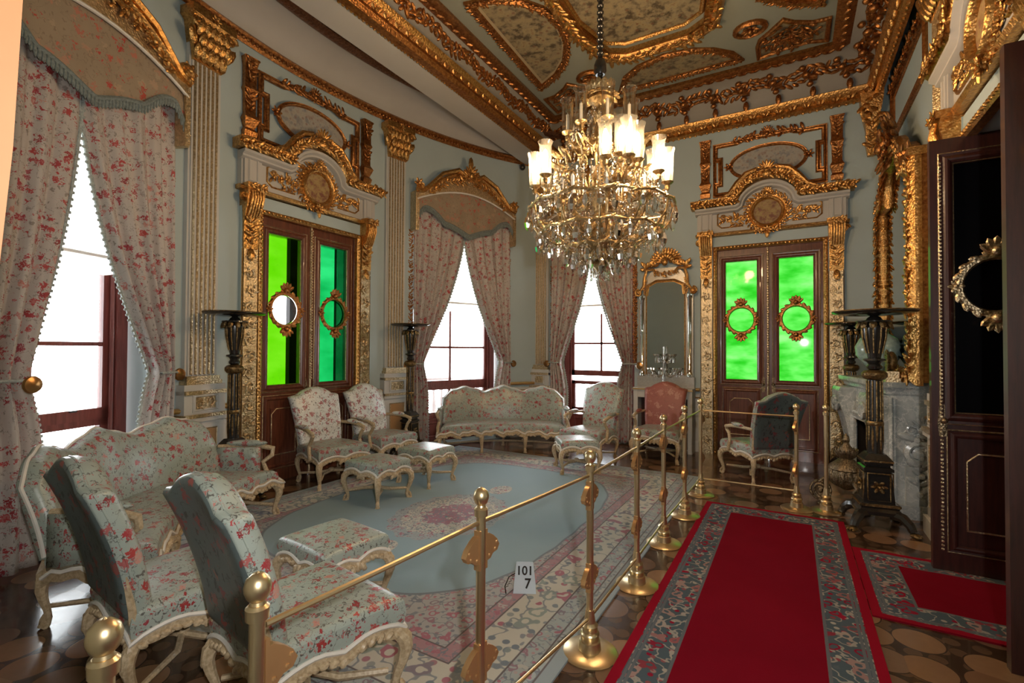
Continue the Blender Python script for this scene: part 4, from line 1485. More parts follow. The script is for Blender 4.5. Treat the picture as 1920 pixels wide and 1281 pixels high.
def window_dressing(where, place, hw, zc, zside, zmid, label_w, tie=1.36, twl=.17):
    """gilded pelmet with valance, two curtains, two holdbacks, a blind.  place(name) -> new root in the window frame"""
    PR = .26   # pelmet depth
    r = place('pelmet')
    g = MB()
    arch = [(-hw - .02, zside)] + [(-hw + .10, zside + .02)] + [(x, zside + .02 + (zmid - zside) * math.cos(x / (hw - .1) * PI / 2) ** 1.1) for x in np.linspace(-hw + .15, hw - .15, 18)] + [(hw - .10, zside + .02), (hw + .02, zside)]
    low = [(hw, zside - .14)] + [(x, zside - .14 + (zmid - zside) * .62 * math.cos(x / hw * PI / 2) ** .9) for x in np.linspace(hw - .1, -hw + .1, 16)] + [(-hw, zside - .14)]
    g.prism(arch + low, -PR, -PR + .05)
    g.box(-hw - .02, -hw + .03, -PR, 0, zside - .62, zside).box(hw - .03, hw + .02, -PR, 0, zside - .62, zside)
    g.build('crest_board', 'gold_pale', r)
    g = MB()
    g.sweep(arch, prof_frame(.07, .05), False, 'xz', -PR)
    for s_ in (-1, 1):
        g.tube([(s_ * hw * .86, -PR - .03, zside + .04), (s_ * hw * .55, -PR - .04, zside + .04 + (zmid - zside) * .72), (s_ * hw * .25, -PR - .05, zmid + .04), (s_ * hw * .1, -PR - .05, zmid - .03)], [.03, .035, .04, .03], 6)
        spiral(g, s_ * (hw - .06), zside + .06, .085, 1.5, 0, .03, -PR - .03, s_)
        rosette(g, s_ * (hw - .02), zside + .1, .09, -PR - .03, 6)
        spiral(g, s_ * .16, zmid - .04, .08, 1.5, PI / 2, .025, -PR - .05, s_)
    cartouche(g, 0, zmid + .02, .17, -PR - .03, 4)
    g.petal((0, -PR - .04, zmid + .2), (0, 0, 1), .24, .1)
    foliage(g, [(-hw * .8, zside - .02), (-hw * .45, zside + (zmid - zside) * .6), (-.1, zmid - .12)], .09, -PR - .01, 1)
    foliage(g, [(hw * .8, zside - .02), (hw * .45, zside + (zmid - zside) * .6), (.1, zmid - .12)], .09, -PR - .01, 2)
    g.build('carved_crest', 'gold', r)
    g = MB().sweep(low[::-1], prof_round(.03, .02), False, 'xz', -PR)
    g.build('ivory_edge', 'trim_white', r)
    g = MB()
    for s_ in (-1, 1):
        vine_strip(g, *sorted((s_ * (hw - .035), s_ * (hw + .025))), zside - .60, zside - .05, -PR, True, None, .01, seed=3)
    g.build('carved_side', 'gold_pale', r)
    g = MB()
    for s_ in (-1, 1):
        x = s_ * (hw + .005)
        g.box(*sorted((x - .02, x + .02)), -.06, 0, tie + .02, zside - .6)
        foliage(g, [(x, tie + .05), (x, zside - .62)], .06, -.06, 3)
    g.build('gilt_side_moulding', 'gold_red', r)
    tag(r, 'gilded carved pelmet with arched crest ' + label_w, 'pelmet', 'gilded pelmets over the windows')
    # valance, with serpentine fringed hem
    vz = lambda u: zc + .17 * (1 - math.cos(u * PI)) * .9 + .05 * math.sin(abs(u) * PI * 2.0) * (1 if abs(u) < .5 else -1.4) - (.13 if abs(u) > .88 else 0) * (abs(u) - .88) / .12
    topz = lambda x: zside - .12 + (zmid - zside) * .62 * math.cos(min(1, abs(x) / hw) * PI / 2) ** .9
    va = MB()

    def vf(u, v):
        q = u * 2 - 1
        x = q * (hw - .02)
        z0 = vz(q)
        return (x, -PR + .03 - .012 * math.sin(v * 3) - .01 * math.sin(q * 21) * (1 - v), z0 + (topz(x) - z0) * v)
    va.grid(vf, 48, 12)
    for s_ in (-1, 1):
        va.grid(lambda u, v: (s_ * (hw - .02), -PR + .03 + (PR - .03) * u, vz(1) + (topz(hw) - vz(1)) * v), 3, 4)
    r = place('valance')
    o = va.build('cloth', 'valance', r)
    fr = MB()
    pts = [(q * (hw - .02), -PR + .012, vz(q)) for q in np.linspace(-1, 1, 60)]
    fr.tube([(p[0], p[1], p[2] + .01) for p in pts], .018, 5)
    for p in pts:
        for d in (-.010, .010):
            fr.ball((p[0] + d, p[1], p[2] - .035), (.011, .011, .042), (6, 4))
    fr.build('fringe', 'fringe_dark', r)
    tag(r, 'floral silk valance with wavy grey fringe ' + label_w, 'valance', 'valances over the windows')
    # curtains
    for s_ in (-1, 1):
        r = place('curtain')
        tw = twl if s_ < 0 else .17

        def cf(u, v):
            # u: 0 outer .. 1 inner ; v: 0 top .. 1 bottom
            if v < .62:
                k = v / .62
                z = zc + .48 + (tie - zc - .48) * k
                k0 = .38 / (zc + .48 - tie)
                e = max(0, (k - k0) / (1 - k0)) ** 1.2
                inner = (hw - .02) * (1 - e) * .985 + (hw - tw - .03) * e
                inner = inner - (hw * .07) * math.sin(k * PI)
                gather = .35 + .65 * k
                z -= .0
                if True:
                    z = z + (.16 * math.sin(k * PI / 2)) * (1 - u) * .0 - .10 * u * math.sin(k * PI) ** 2
            else:
                k = (v - .62) / .38
                z = tie + (.03 - tie) * k
                inner = hw - tw - .03 - .06 * k ** .5
                inner = (hw - .22) * 1 + 0 * inner
                inner = hw - tw - .01 - .10 * math.sin(min(1, k * 2.2) * PI / 2)
                gather = 1 - .45 * k
            if v < .62:
                inn = (hw) * (1 - u) + (hw - (hw - .0) * (1 - e) - (hw - (hw - tw)) * e) * u
                x = inn - hw * .0
                x = hw - (hw - .015 - (hw - .015 - tw) * e) * u
                x -= .03 * math.sin(k * PI) * u
            else:
                x = hw - (hw - inner) * u
            y = -.12 - .05 * math.sin(u * 2 * PI * 4.5 + 1.0) * gather - .02 * math.sin(u * 2 * PI * 11) * gather * .6
            return (s_ * (x - .01), y - .03 * math.sin(u * PI), z)
        cu = MB().grid(cf, 60, 56)
        o = cu.build('cloth', 'curtain', r, 80)
        sm = o.modifiers.new('thickness', 'SOLIDIFY')
        sm.thickness = .006
        fr = MB()
        for k in range(84):
            p = cf(1.0, k / 84)
            fr.ball((p[0] - s_ * .012, p[1] - .004, p[2]), (.02, .012, .010), (6, 4))
            if k % 1 == 0:
                fr.ball((p[0] - s_ * .030, p[1] - .004, p[2] - .006), (.011, .010, .013), (6, 4))
        fr.tube([(cf(1.0, k / 84)[0] - s_ * .014, cf(1.0, k / 84)[1] - .004, cf(1.0, k / 84)[2]) for k in range(85)], .013, 5)
        fr.build('bobble_fringe', 'fringe', r)
        side = 'left' if s_ < 0 else 'right'
        tag(r, 'floral silk curtain on the %s side ' % side + label_w, 'curtain', 'floral curtains at the windows')
        r = place('curtain_holdback')
        k = MB().lathe([(.001, 0), (.05, .0), (.062, .02), (.055, .035), (.03, .045), (.001, .05)], 16).xf(Matrix.Translation((s_ * (hw + .10 - max(0, tw - .3) * 2.6), -.10 - max(0, tw - .3) * .9, tie - .02)) @ Matrix.Rotation(PI / 2, 4, 'X'))
        k.tube([(s_ * (hw + .10 - max(0, tw - .3) * 2.6), 0, tie - .02), (s_ * (hw + .10 - max(0, tw - .3) * 2.6), -.1, tie - .02)], .014, 8)
        k.build('rosette', 'brass_dark', r)
        k = MB().tube([(s_ * (hw + .09 - max(0, tw - .3) * 2.6), -.11, tie), (s_ * (hw - .02), -.20, tie + .01), (s_ * (hw - tw), -.2, tie + .005), (s_ * (hw - tw - .01), -.1, tie), (s_ * (hw - .05), -.06, tie), (s_ * (hw + .09 - max(0, tw - .3) * 2.6), -.06, tie)], .012, 6)
        k.build('tie_cord', 'fringe', r)
        tag(r, 'bronze disc holdback at the %s curtain ' % side + label_w, 'curtain holdback', 'bronze curtain holdbacks')
    r = place('roller_blind')
    b = MB()
    hem = lambda x: 2.28 - .035 * abs(math.sin(x / (hw - .1) * PI * 2.5)) - (.0)
    b.grid(lambda u, v: ((u * 2 - 1) * (hw - .14), .22 + .004 * math.sin(v * 9), hem((u * 2 - 1) * (hw - .14)) + (3.88 - 2.28) * v), 30, 6)
    o = b.build('cloth', 'blind', r)
    MB().box(-hw + .14, hw - .14, .205, .235, 2.40, 2.425).build('hem_bar', 'trim_white', r)
    tag(r, 'white scalloped roller blind ' + label_w, 'blind', 'white roller blinds')


window_dressing('w1', lambda n: bay_root(n, TH1), .85, 3.56, 4.15, 4.5, 'of the front window', twl=.50)
window_dressing('w2', lambda n: bay_root(n, TH2), .97, 3.50, 4.08, 4.5, 'of the window behind the far sofa')
window_dressing('w3', lambda n: empty(n, (W3X - .03, YF, 0)), .76, 3.50, 4.08, 4.5, 'of the window beside the wall mirror')

# ================================================================= SEATING


def rrect(w, d, r, n=6, wb=None):
    """rounded rectangle (front at -y); wb: width at the back"""
    wb = wb or w
    out = []
    for (sx, sy, a0, ww) in ((1, -1, -90, w), (1, 1, 0, wb), (-1, 1, 90, wb), (-1, -1, 180, w)):
        for i in range(n + 1):
            a = R_(a0 + 90 * i / n)
            out.append((sx * (ww / 2 - r) + r * math.cos(a), sy * (d / 2 - r) + r * math.sin(a)))
    return out


def cushion(w, d, z0, z1, crown=.03, r=.05, wb=None, mid=1):
    """upholstered box with softly crowned top, subdivided in x for bending"""
    m = MB()
    nx, ny = 20, 8
    base = wb or w

    def pt(u, v, k):
        y = (v - .5) * d
        ww = w + (base - w) * v
        x = (u - .5) * ww
        ex = min(u, 1 - u) * ww
        ey = min(v, 1 - v) * d
        e = min(1, min(ex, ey) / r)
        drop = r * .55 * (1 - math.sqrt(max(0, 1 - (1 - e) ** 2)))
        return (x, y, z1 - drop + crown * (math.sin(PI * u) * math.sin(PI * v)) ** .6)
    # non-uniform grid, dense near edges
    us = sorted(set([0, .012, .03, .06] + [i / nx for i in range(1, nx)] + [.94, .97, .988, 1]))
    vs = sorted(set([0, .02, .05, .1] + [i / ny for i in range(1, ny)] + [.9, .95, .98, 1]))
    v = [pt(a, b, 0) for b in vs for a in us]
    k = len(us)
    f = [(j * k + i, j * k + i + 1, (j + 1) * k + i + 1, (j + 1) * k + i) for j in range(len(vs) - 1) for i in range(k - 1)]
    m.add(v, f)
    # sides
    ring = [(i, 0) for i in range(k)] + [(k - 1, j) for j in range(1, len(vs))] + [(i, len(vs) - 1) for i in range(k - 2, -1, -1)] + [(0, j) for j in range(len(vs) - 2, 0, -1)]
    top = [v[j * k + i] for i, j in ring]
    L = len(top)
    sv = []
    for q in (0, .5, 1):
        bul = .010 * math.sin(q * PI)
        sv += [(x * (1 + bul / max(.1, abs(x) + .1)), y * (1 + bul / max(.1, abs(y) + .1)), z + (z0 - z) * q) for x, y, z in top]
    m.add(sv, [(a * L + i, a * L + (i + 1) % L, (a + 1) * L + (i + 1) % L, (a + 1) * L + i) for a in (0, 1) for i in range(L)])
    return m


def wavy(w, d, wb, z, amp, corner=.02, n=14, loops=(2, 2)):
    """wavy closed line round the seat: higher between the legs"""
    out = []
    hb = wb / 2
    C_ = [(-w / 2, -d / 2), (w / 2, -d / 2), (hb, d / 2), (-hb, d / 2)]
    for k in range(4):
        a, b = C_[k], C_[(k + 1) % 4]
        lp = loops[k % 2]
        for i in range(n * lp // 2):
            t_ = i / (n * lp // 2)
            s_ = math.sin(t_ * PI) ** .5
            dip = .35 * abs(math.sin(t_ * PI * lp)) - .35 * math.exp(-((t_ - .5) / .11) ** 2) * (1 if lp == 2 else 0)
            zz = z + amp * (.75 * s_ + dip)
            out.append((a[0] + (b[0] - a[0]) * t_, a[1] + (b[1] - a[1]) * t_, zz))
    return out


def apron(m, line, z_low, seed=0):
    """carved rail below the wavy line"""
    L = len(line)
    th = .03
    c = np.mean(np.array(line), 0)
    rings = []
    for i, p in enumerate(line):
        q = np.array(p)
        dirv = np.array([c[0] - q[0], c[1] - q[1], 0])
        dirv /= np.linalg.norm(dirv)
        low = q[2] - .055 - .012 * math.sin(i * 1.3)
        inn = q + dirv * th
        rings.append([tuple(q), (q[0], q[1], low), (inn[0], inn[1], low), (inn[0], inn[1], q[2])])
    v = [p for r in rings for p in r]
    f = [(i * 4 + j, ((i + 1) % L) * 4 + j, ((i + 1) % L) * 4 + (j + 1) % 4, i * 4 + (j + 1) % 4) for i in range(L) for j in range(4)]
    m.add(v, f)
    rnd = random.Random(seed)
    for i in range(0, L):
        q = line[i]
        tx, ty = line[(i + 1) % L][0] - q[0], line[(i + 1) % L][1] - q[1]
        out = (q[0] - c[0], q[1] - c[1], 0)
        m.petal((q[0], q[1], q[2] - .045), (tx, ty, rnd.uniform(-.06, .06)), .05, .03, .03, up=out)


def cabriole(x, y, h, ox, oy, r=.030):
    """S-curved leg from (x, y, h) down to the floor bulging towards (ox, oy)"""
    m = MB()
    prof = [(0, 0, 1.05), (.035, .14, 1.15), (.042, .28, 1.0), (.030, .45, .80), (.008, .65, .62), (-.004, .82, .55), (.006, .93, .62), (.022, .985, .85)]
    pts = [(x + ox * a, y + oy * a, h * (1 - t_)) for a, t_, _ in prof]
    m.tube(pts, [r * q for _, _, q in prof], 8)
    m.ball((x + ox * .026, y + oy * .026, .016), (.026, .026, .016), (8, 5))
    m.petal((x + ox * .05, y + oy * .05, h * .82), (ox * .2, oy * .2, -1), .13, .05, .03, up=(ox, oy, 0))
    m.petal((x + ox * .03, y + oy * .03, .05), (ox * .4, oy * .4, -1), .07, .04, .03, up=(ox, oy, 0))
    return m


def stretcher(m, w, d, z=.115):
    for s_ in (-1, 1):
        m.tube([(s_ * w, -d, z), (s_ * w * .55, -d * .3, z + .012), (0, 0, z + .02)], [.013, .017, .018], 6)
        m.tube([(s_ * w, d, z), (s_ * w * .55, d * .3, z + .012), (0, 0, z + .02)], [.013, .017, .018], 6)
    m.ball((0, 0, z + .03), (.04, .04, .03), (8, 5))


def make_stool(name='footstool'):
    r = empty(name)
    w, d = .50, .46
    cushion(w - .01, d - .01, .335, .43, .025, .03).build('seat', 'silk', r, 50)
    line = wavy(w, d, w, .315, .05)
    MB().tube(line, .011, 6, True).build('beading', 'trim_white', r)
    m = MB()
    apron(m, line, .28)
    for sx in (-1, 1):
        for (px, py, tx, ty) in ((0, sx * d / 2, 1, 0), (sx * w / 2, 0, 0, 1)):
            for k in (-1, 0, 1):
                m.petal((px + tx * k * .035, py + ty * k * .035, .300 - .012 * abs(k)), (tx * k * .7, ty * k * .7, -1), .07, .04, .035, up=(px, py, 0))
    m.build('apron', 'chair_wood', r)
    for sx in (-1, 1):
        for sy in (-1, 1):
            cabriole(sx * (w / 2 - .025), sy * (d / 2 - .025), .31, sx * .75, sy * .75).build('leg', 'chair_wood', r)
    m = MB()
    stretcher(m, w / 2 - .03, d / 2 - .03)
    m.build('stretcher', 'chair_wood', r)
    return r


def make_chair(name='armchair', front='silk', back='silk', arms=True):
    r = empty(name)
    w, d, wb = .66, .60, .56
    cushion(w - .01, d - .01, .335, .455, .03, .035, wb - .01).build('seat', 'silk', r, 50)
    line = wavy(w, d, wb, .315, .05)
    MB().tube(line, .011, 6, True).build('beading', 'trim_white', r)
    m = MB()
    apron(m, line, .28, 3)
    for k in (-1, 0, 1):
        m.petal((k * .05, -d / 2, .300 - .01 * abs(k)), (k * .7, 0, -1), .08, .045, .035, up=(0, -1, 0))
    m.build('apron', 'chair_wood', r)
    for sx in (-1, 1):
        cabriole(sx * (w / 2 - .03), -d / 2 + .03, .31, sx * .7, -.8, .033).build('leg', 'chair_wood', r)
        cabriole(sx * (wb / 2 - .03), d / 2 - .03, .31, sx * .5, .9, .028).build('leg', 'chair_wood', r)
    m = MB()
    stretcher(m, w / 2 - .06, d / 2 - .05)
    m.build('stretcher', 'chair_wood', r)
    # back: tapered, serpentine crest, padded in front, flat behind
    tilt = .19
    z0, H = .42, 1.06

    def bp(u, v, k):
        q = u * 2 - 1
        hw_ = .27 + .05 * v
        top = H - .06 * abs(q) ** 2.5 + .055 * math.exp(-(q / .55) ** 2) - .02 * math.exp(-((abs(q) - .72) / .12) ** 2)
        z = z0 + (top - z0) * v
        e = min(1, min(u, 1 - u) / .10, v / .06 + .05, (1 - v) / .06 + .0)
        pad = .045 * math.sqrt(max(0, 1 - (1 - e) ** 2))
        y0 = d / 2 - .04 + tilt * v * v * .55 + tilt * v * .35
        y = y0 - .015 - pad if k == 0 else y0 + .035 + .018 * math.sqrt(max(0, 1 - (1 - e) ** 2))
        return (q * hw_, y, z)
    m = MB()
    us = [0, .02, .05, .09] + [i / 14 for i in range(2, 13)] + [.91, .95, .98, 1]
    vs = [0, .02, .05] + [i / 14 for i in range(1, 14)] + [.96, .98, 1]
    k = len(us)
    n2 = len(vs)
    F = [bp(a, b, 0) for b in vs for a in us]
    B = [bp(a, b, 1) for b in vs for a in us]
    fs = [(j * k + i, j * k + i + 1, (j + 1) * k + i + 1, (j + 1) * k + i) for j in range(n2 - 1) for i in range(k - 1)]
    ring = [i for i in range(k)] + [j * k + k - 1 for j in range(1, n2)] + [(n2 - 1) * k + i for i in range(k - 2, -1, -1)] + [j * k for j in range(n2 - 2, 0, -1)]
    o_ = k * n2
    m.add(F + B, fs + [tuple(x + o_ for x in q[::-1]) for q in fs] + [(ring[i], ring[i] + o_, ring[(i + 1) % len(ring)] + o_, ring[(i + 1) % len(ring)]) for i in range(len(ring))])
    m.build('backrest', front, r, 60)
    if back != front:
        B2 = [(x * .985, y + .006, z0 + .0 + (z - z0) * .985) for x, y, z in B]
        MB().add(B2, [q[::-1] for q in fs]).build('back_lining', back, r, 60)
    ed = [tuple(np.array(F[i]) * .5 + np.array(B[i]) * .5) for i in ring[k - 1:k + n2 + k + n2 - 4]]
    MB().tube(ed, .005, 5).build('piping', 'silk', r)
    m = MB()
    for sx in (-1, 1):
        m.tube([(sx * (wb / 2 - .03), d / 2 - .03, .29), (sx * .262, d / 2 - .01, .46), (sx * .275, d / 2 + .02, .62)], [.025, .02, .014], 6)
    m.build('back_posts', 'chair_wood', r)
    for sx in (-1, 1) if arms else ():
        a = MB()
        a.tube([(sx * .285, d / 2 + .02, .66), (sx * .315, .10, .665), (sx * .335, -.06, .655), (sx * .338, -.135, .635), (sx * .325, -.16, .60), (sx * .318, -.12, .55), (sx * .33, -.08, .48), (sx * .335, -.10, .40), (sx * .33, -.12, .33)], [.018, .02, .022, .024, .022, .02, .02, .022, .022], 8)
        a.ball((sx * .332, -.155, .63), (.026, .03, .026), (8, 5))
        ao = a.build('arm', 'chair_wood', r)
        MB().ball((sx * .318, .06, .685), (.034, .125, .026), (12, 8)).build('arm_pad', front, ao)
    return r


def make_sofa(h=1.0, name='sofa', sag=.30):
    r = empty(name)
    d = .62
    W_ = 2 * h
    f = lambda x, y, z: (x, y + sag * (1 - (x / h) ** 2), z)
    cushion(W_ - .12, d - .02, .32, .44, .025, .04).warp(f).build('seat', 'silk', r, 50)
    line = []
    for (x0, y0, x1, y1, n, lp) in ((-h, -d / 2, h, -d / 2, 60, 6), (h, -d / 2, h, d / 2, 12, 2), (h, d / 2, -h, d / 2, 30, 3), (-h, d / 2, -h, -d / 2, 12, 2)):
        for i in range(n):
            t_ = i / n
            zz = .30 + .045 * abs(math.sin(t_ * PI * lp)) ** .7 + .012 * math.sin(t_ * PI * lp * 4)
            line.append(f(x0 + (x1 - x0) * t_, y0 + (y1 - y0) * t_, zz))
    MB().tube(line, .012, 6, True).build('beading', 'trim_white', r)
    m = MB()
    L = len(line)
    rings = [[(p[0], p[1], p[2] + .02), (p[0], p[1], p[2] - .055), (p[0], p[1] + .03, p[2] - .055), (p[0], p[1] + .03, p[2] + .02)] for p in line]
    m.add([q for rr in rings for q in rr], [(i * 4 + j, ((i + 1) % L) * 4 + j, ((i + 1) % L) * 4 + (j + 1) % 4, i * 4 + (j + 1) % 4) for i in range(L) for j in range(4)])
    rnd = random.Random(6)
    for i in range(60):
        p = line[i]
        m.petal((p[0], p[1] - .012, p[2] - .045), (1, 0, rnd.uniform(-.7, .7)), .07, .035, .035)
    m.build('apron', 'chair_wood', r)
    for x in (-h + .05, -h / 3, h / 3, h - .05):
        p = f(x, -d / 2 + .04, 0)
        cabriole(p[0], p[1], .30, .35 * (x / h), -.9, .033).build('leg', 'chair_wood', r)
    for x in (-h + .05, 0, h - .05):
        p = f(x, d / 2 - .03, 0)
        cabriole(p[0], p[1], .30, .35 * (x / h), .7, .030).build('leg', 'chair_wood', r)
    m = MB()
    for x in (-h + .05, -h / 3, h / 3, h - .05):
        a, b = f(x, -d / 2 + .05, .11), f(x * .97, d / 2 - .04, .11)
        m.tube([a, ((a[0] + b[0]) / 2, (a[1] + b[1]) / 2, .14), b], .015, 6)
    st = [f(x, 0, .135) for x in np.linspace(-h + .05, h - .05, 20)]
    m.tube(st, .015, 6)
    m.build('stretcher', 'chair_wood', r)

    def topz(q):
        return .93 + .045 * math.cos(q * 3 * PI) * (1 - .35 * abs(q)) + .015 * math.cos(q * 9 * PI) * .6 - .10 * max(0, abs(q) - .86) / .14 + .01

    def bp(u, v, k):
        q = u * 2 - 1
        z = .40 + (topz(q) - .40) * v
        e = min(1, min(u, 1 - u) / .04, v / .06 + .1, (1 - v) / .07)
        s_ = math.sqrt(max(0, 1 - (1 - e) ** 2))
        y0 = d / 2 - .02 + .13 * v
        y = y0 - .02 - .06 * s_ - .03 * math.sin(v * PI) if k == 0 else y0 + .035 + .012 * s_
        return f(q * h * .99, y, z)
    m = MB()
    us = [0, .01, .02, .04] + [i / 50 for i in range(3, 48)] + [.96, .98, .99, 1]
    vs = [0, .03] + [i / 12 for i in range(1, 12)] + [.95, .975, 1]
    k = len(us)
    n2 = len(vs)
    F = [bp(a, b, 0) for b in vs for a in us]
    B = [bp(a, b, 1) for b in vs for a in us]
    fs = [(j * k + i, j * k + i + 1, (j + 1) * k + i + 1, (j + 1) * k + i) for j in range(n2 - 1) for i in range(k - 1)]
    ring = [i for i in range(k)] + [j * k + k - 1 for j in range(1, n2)] + [(n2 - 1) * k + i for i in range(k - 2, -1, -1)] + [j * k for j in range(n2 - 2, 0, -1)]
    o_ = k * n2
    m.add(F + B, fs + [tuple(x + o_ for x in q[::-1]) for q in fs] + [(ring[i], ring[i] + o_, ring[(i + 1) % len(ring)] + o_, ring[(i + 1) % len(ring)]) for i in range(len(ring))])
    m.build('backrest', 'silk', r, 60)
    ed = [tuple(np.array(F[i]) * .5 + np.array(B[i]) * .5) for i in ring[k - 1:2 * k + 2 * n2 - 4]]
    MB().tube(ed, .012, 6).build('ivory_edge', 'trim_white', r)
    for sx in (-1, 1):
        a = MB()
        P = [(sx * h * .97, d / 2 - .04, .66), (sx * (h - .02), .08, .665), (sx * (h + .0), -.10, .655), (sx * (h + .01), -.19, .63), (sx * (h - .01), -.20, .57), (sx * (h - .02), -.13, .51), (sx * (h - .0), -.14, .42), (sx * (h - .01), -.18, .33)]
        a.tube([f(*p) for p in P], [.02, .022, .024, .026, .022, .02, .022, .024], 8)
        ao = a.build('arm', 'chair_wood', r)
        c = f(sx * (h - .02), .02, .69)
        MB().ball(c, (.042, .19, .032), (12, 8)).build('arm_pad', 'silk', ao)
        q = MB().grid(lambda u, v: f(sx * (h - .03), -.12 + (d / 2 + .08) * u, .34 + (.655 - .34) * v), 4, 3)
        o2 = q.build('side_panel', 'silk', r)
        o2.modifiers.new('thickness', 'SOLIDIFY').thickness = .03
    return r


def put(o, x, y, heading):
    o.location = (x, y, 0)
    o.rotation_euler = (0, 0, R_(heading + 90))


SG = 'ivory carved sofas under the windows'
sf = make_sofa(.95)
put(sf, -3.95, 1.97, 35.6)
tag(sf, 'long curved floral sofa with scalloped back under the front window', 'sofa', SG)
T = ktable()
s2 = copy_tree(sf, table=T)
put(s2, -3.86, 6.36, -58)
s2.scale = (1.05, 1, 1)
tag(s2, 'curved floral sofa with scalloped back in front of the far window', 'sofa', SG)

CG = 'floral silk armchairs'
chA = make_chair('armchair', 'silk_white', 'lining')
chB = make_chair('armchair', 'silk', 'lining')
chG = make_chair('armchair', 'silk', 'lining')
chR = make_chair('armchair', 'red_silk', 'lining')
T = ktable()
put(chA, -4.80, 3.92, -9)
tag(chA, 'armchair with white floral back in front of the bay door, left of its pair', 'armchair', CG)
c = copy_tree(chA, table=T)
put(c, -4.80, 4.78, -2)
tag(c, 'armchair with white floral back right of its pair, beside the middle torchere', 'armchair', CG)
put(chB, -2.54, 6.60, -100)
tag(chB, 'floral armchair in front of the window left of the wall mirror', 'armchair', CG)
chS = make_chair('side_chair', 'silk', 'lining', False)
put(chS, -1.92, 1.44, 82)
tag(chS, 'nearest floral side chair seen from behind, next to the brass barrier post', 'chair', 'floral side chairs')
T = ktable()
c = copy_tree(chS, table=T)
put(c, -2.72, 1.30, 85)
tag(c, 'floral side chair seen from behind, between the nearest chair and the long sofa', 'chair', 'floral side chairs')
put(chG, -.38, 6.80, 128)
tag(chG, 'armchair turned away behind the glass panel, before the green glazed doors', 'armchair', CG)
put(chR, -1.70, 7.22, -90)
tag(chR, 'armchair with coral red back under the wall mirror', 'armchair', CG)

ST = 'floral silk footstools'
st = make_stool()
T = ktable()
put(st, -2.49, 2.06, 84)
tag(st, 'nearest floral footstool, standing on the rug before the two foreground armchairs', 'footstool', ST)
for (x, y, a, l) in ((-3.80, 3.70, 88, 'floral footstool in front of the left white backed armchair'),
                     (-3.80, 4.48, 88, 'floral footstool in front of the right white backed armchair'),
                     (-2.47, 5.93, -54, 'floral footstool in front of the armchair by the mirror window')):
    c = copy_tree(st, table=T)
    put(c, x, y, a)
    tag(c, l, 'footstool', ST)
# ================================================================= CARPETS


def carpet(name, x0, x1, y0, y1, mat, label, z=.012, rot=0.0, parts=True):
    hx, hy = (x1 - x0) / 2, (y1 - y0) / 2
    m = MB()
    nx, ny = 40, 40
    rnd = random.Random(3)
    m.grid(lambda u, v: (-hx + 2 * hx * u, -hy + 2 * hy * v, z + .002 * math.sin(u * 40) * math.sin(v * 37)), nx, ny)
    m.box(-hx, hx, -hy, hy, .001, z - .003)
    o = m.build(name, mat)
    o.location = ((x0 + x1) / 2, (y0 + y1) / 2, 0)
    o.rotation_euler = (0, 0, rot)
    return tag(o, label, 'carpet')


RX0, RX1, RY0, RY1 = -4.75, -1.0, 1.45, 6.42
rcx, rcy = (RX0 + RX1) / 2, (RY0 + RY1) / 2
carpet('rug', RX0, RX1, RY0, RY1, rug_mat((RX1 - RX0) / 2, (RY1 - RY0) / 2, 1.30, 1.72, -2.95 - rcx, 3.98 - rcy, -2.85 - rcx, 3.72 - rcy),
       'large pale blue medallion rug with a flowered ivory border inside the barrier', .014)
carpet('carpet_runner', -.785, .405, .2, 5.44, runner_mat(.595, -4, 2.62, 'red_runner'), 'wide red runner with patterned borders leading along the barrier', .012)
carpet('carpet_runner', .41, 2.4, 3.62, 4.80, runner_mat(.995, -.59, .59, 'red_branch_runner'), 'red runner branching off to the opened dark doors', .010)

# ================================================================= BARRIER


def make_post():
    r = empty('barrier_post')
    MB().lathe([(.001, 0), (.145, 0), (.148, .008), (.135, .018), (.06, .026), (.055, .07), (.048, .075), (.048, .10), (.052, .105), (.048, .115), (.040, .12), (.040, .145), (.044, .15), (.036, .16), (.030, .165), (.022, .23)], 24).build('base', 'brass', r)
    MB().lathe([(.0185, .2), (.0185, .955), (.026, .958), (.027, .985), (.020, .992), (.001, .993)], 16).build('pole', 'brass', r)
    MB().lathe([(.013, .985), (.018, .993), (.016, 1.0), (.024, 1.008), (.030, 1.024), (.031, 1.035), (.026, 1.052), (.013, 1.064), (.004, 1.066), (.001, 1.07)], 18).build('finial', 'brass', r)
    return r


def clamp(parent, sx, z):
    """fan shaped clamp gripping the glass, pointing along local x"""
    m = MB()
    P = [(sx * .018, z + .055), (sx * .035, z + .055), (sx * .060, z + .040), (sx * .085, z + .018), (sx * .098, z - .006), (sx * .085, z - .026), (sx * .060, z - .030), (sx * .045, z - .045), (sx * .018, z - .05)]
    m.prism(P if sx < 0 else P[::-1], -.012, .012)
    m.box(*sorted((sx * .014, sx * .024)), -.014, .014, z - .075, z + .075)
    for (a, b) in ((.07, -.016), (.036, -.03), (.08, .008)):
        m.ball((sx * a, -.013, z + b), (.007, .005, .007), (6, 4))
        m.ball((sx * a, .013, z + b), (.007, .005, .007), (6, 4))
    return m.build('glass_clamp', 'clamp', parent)


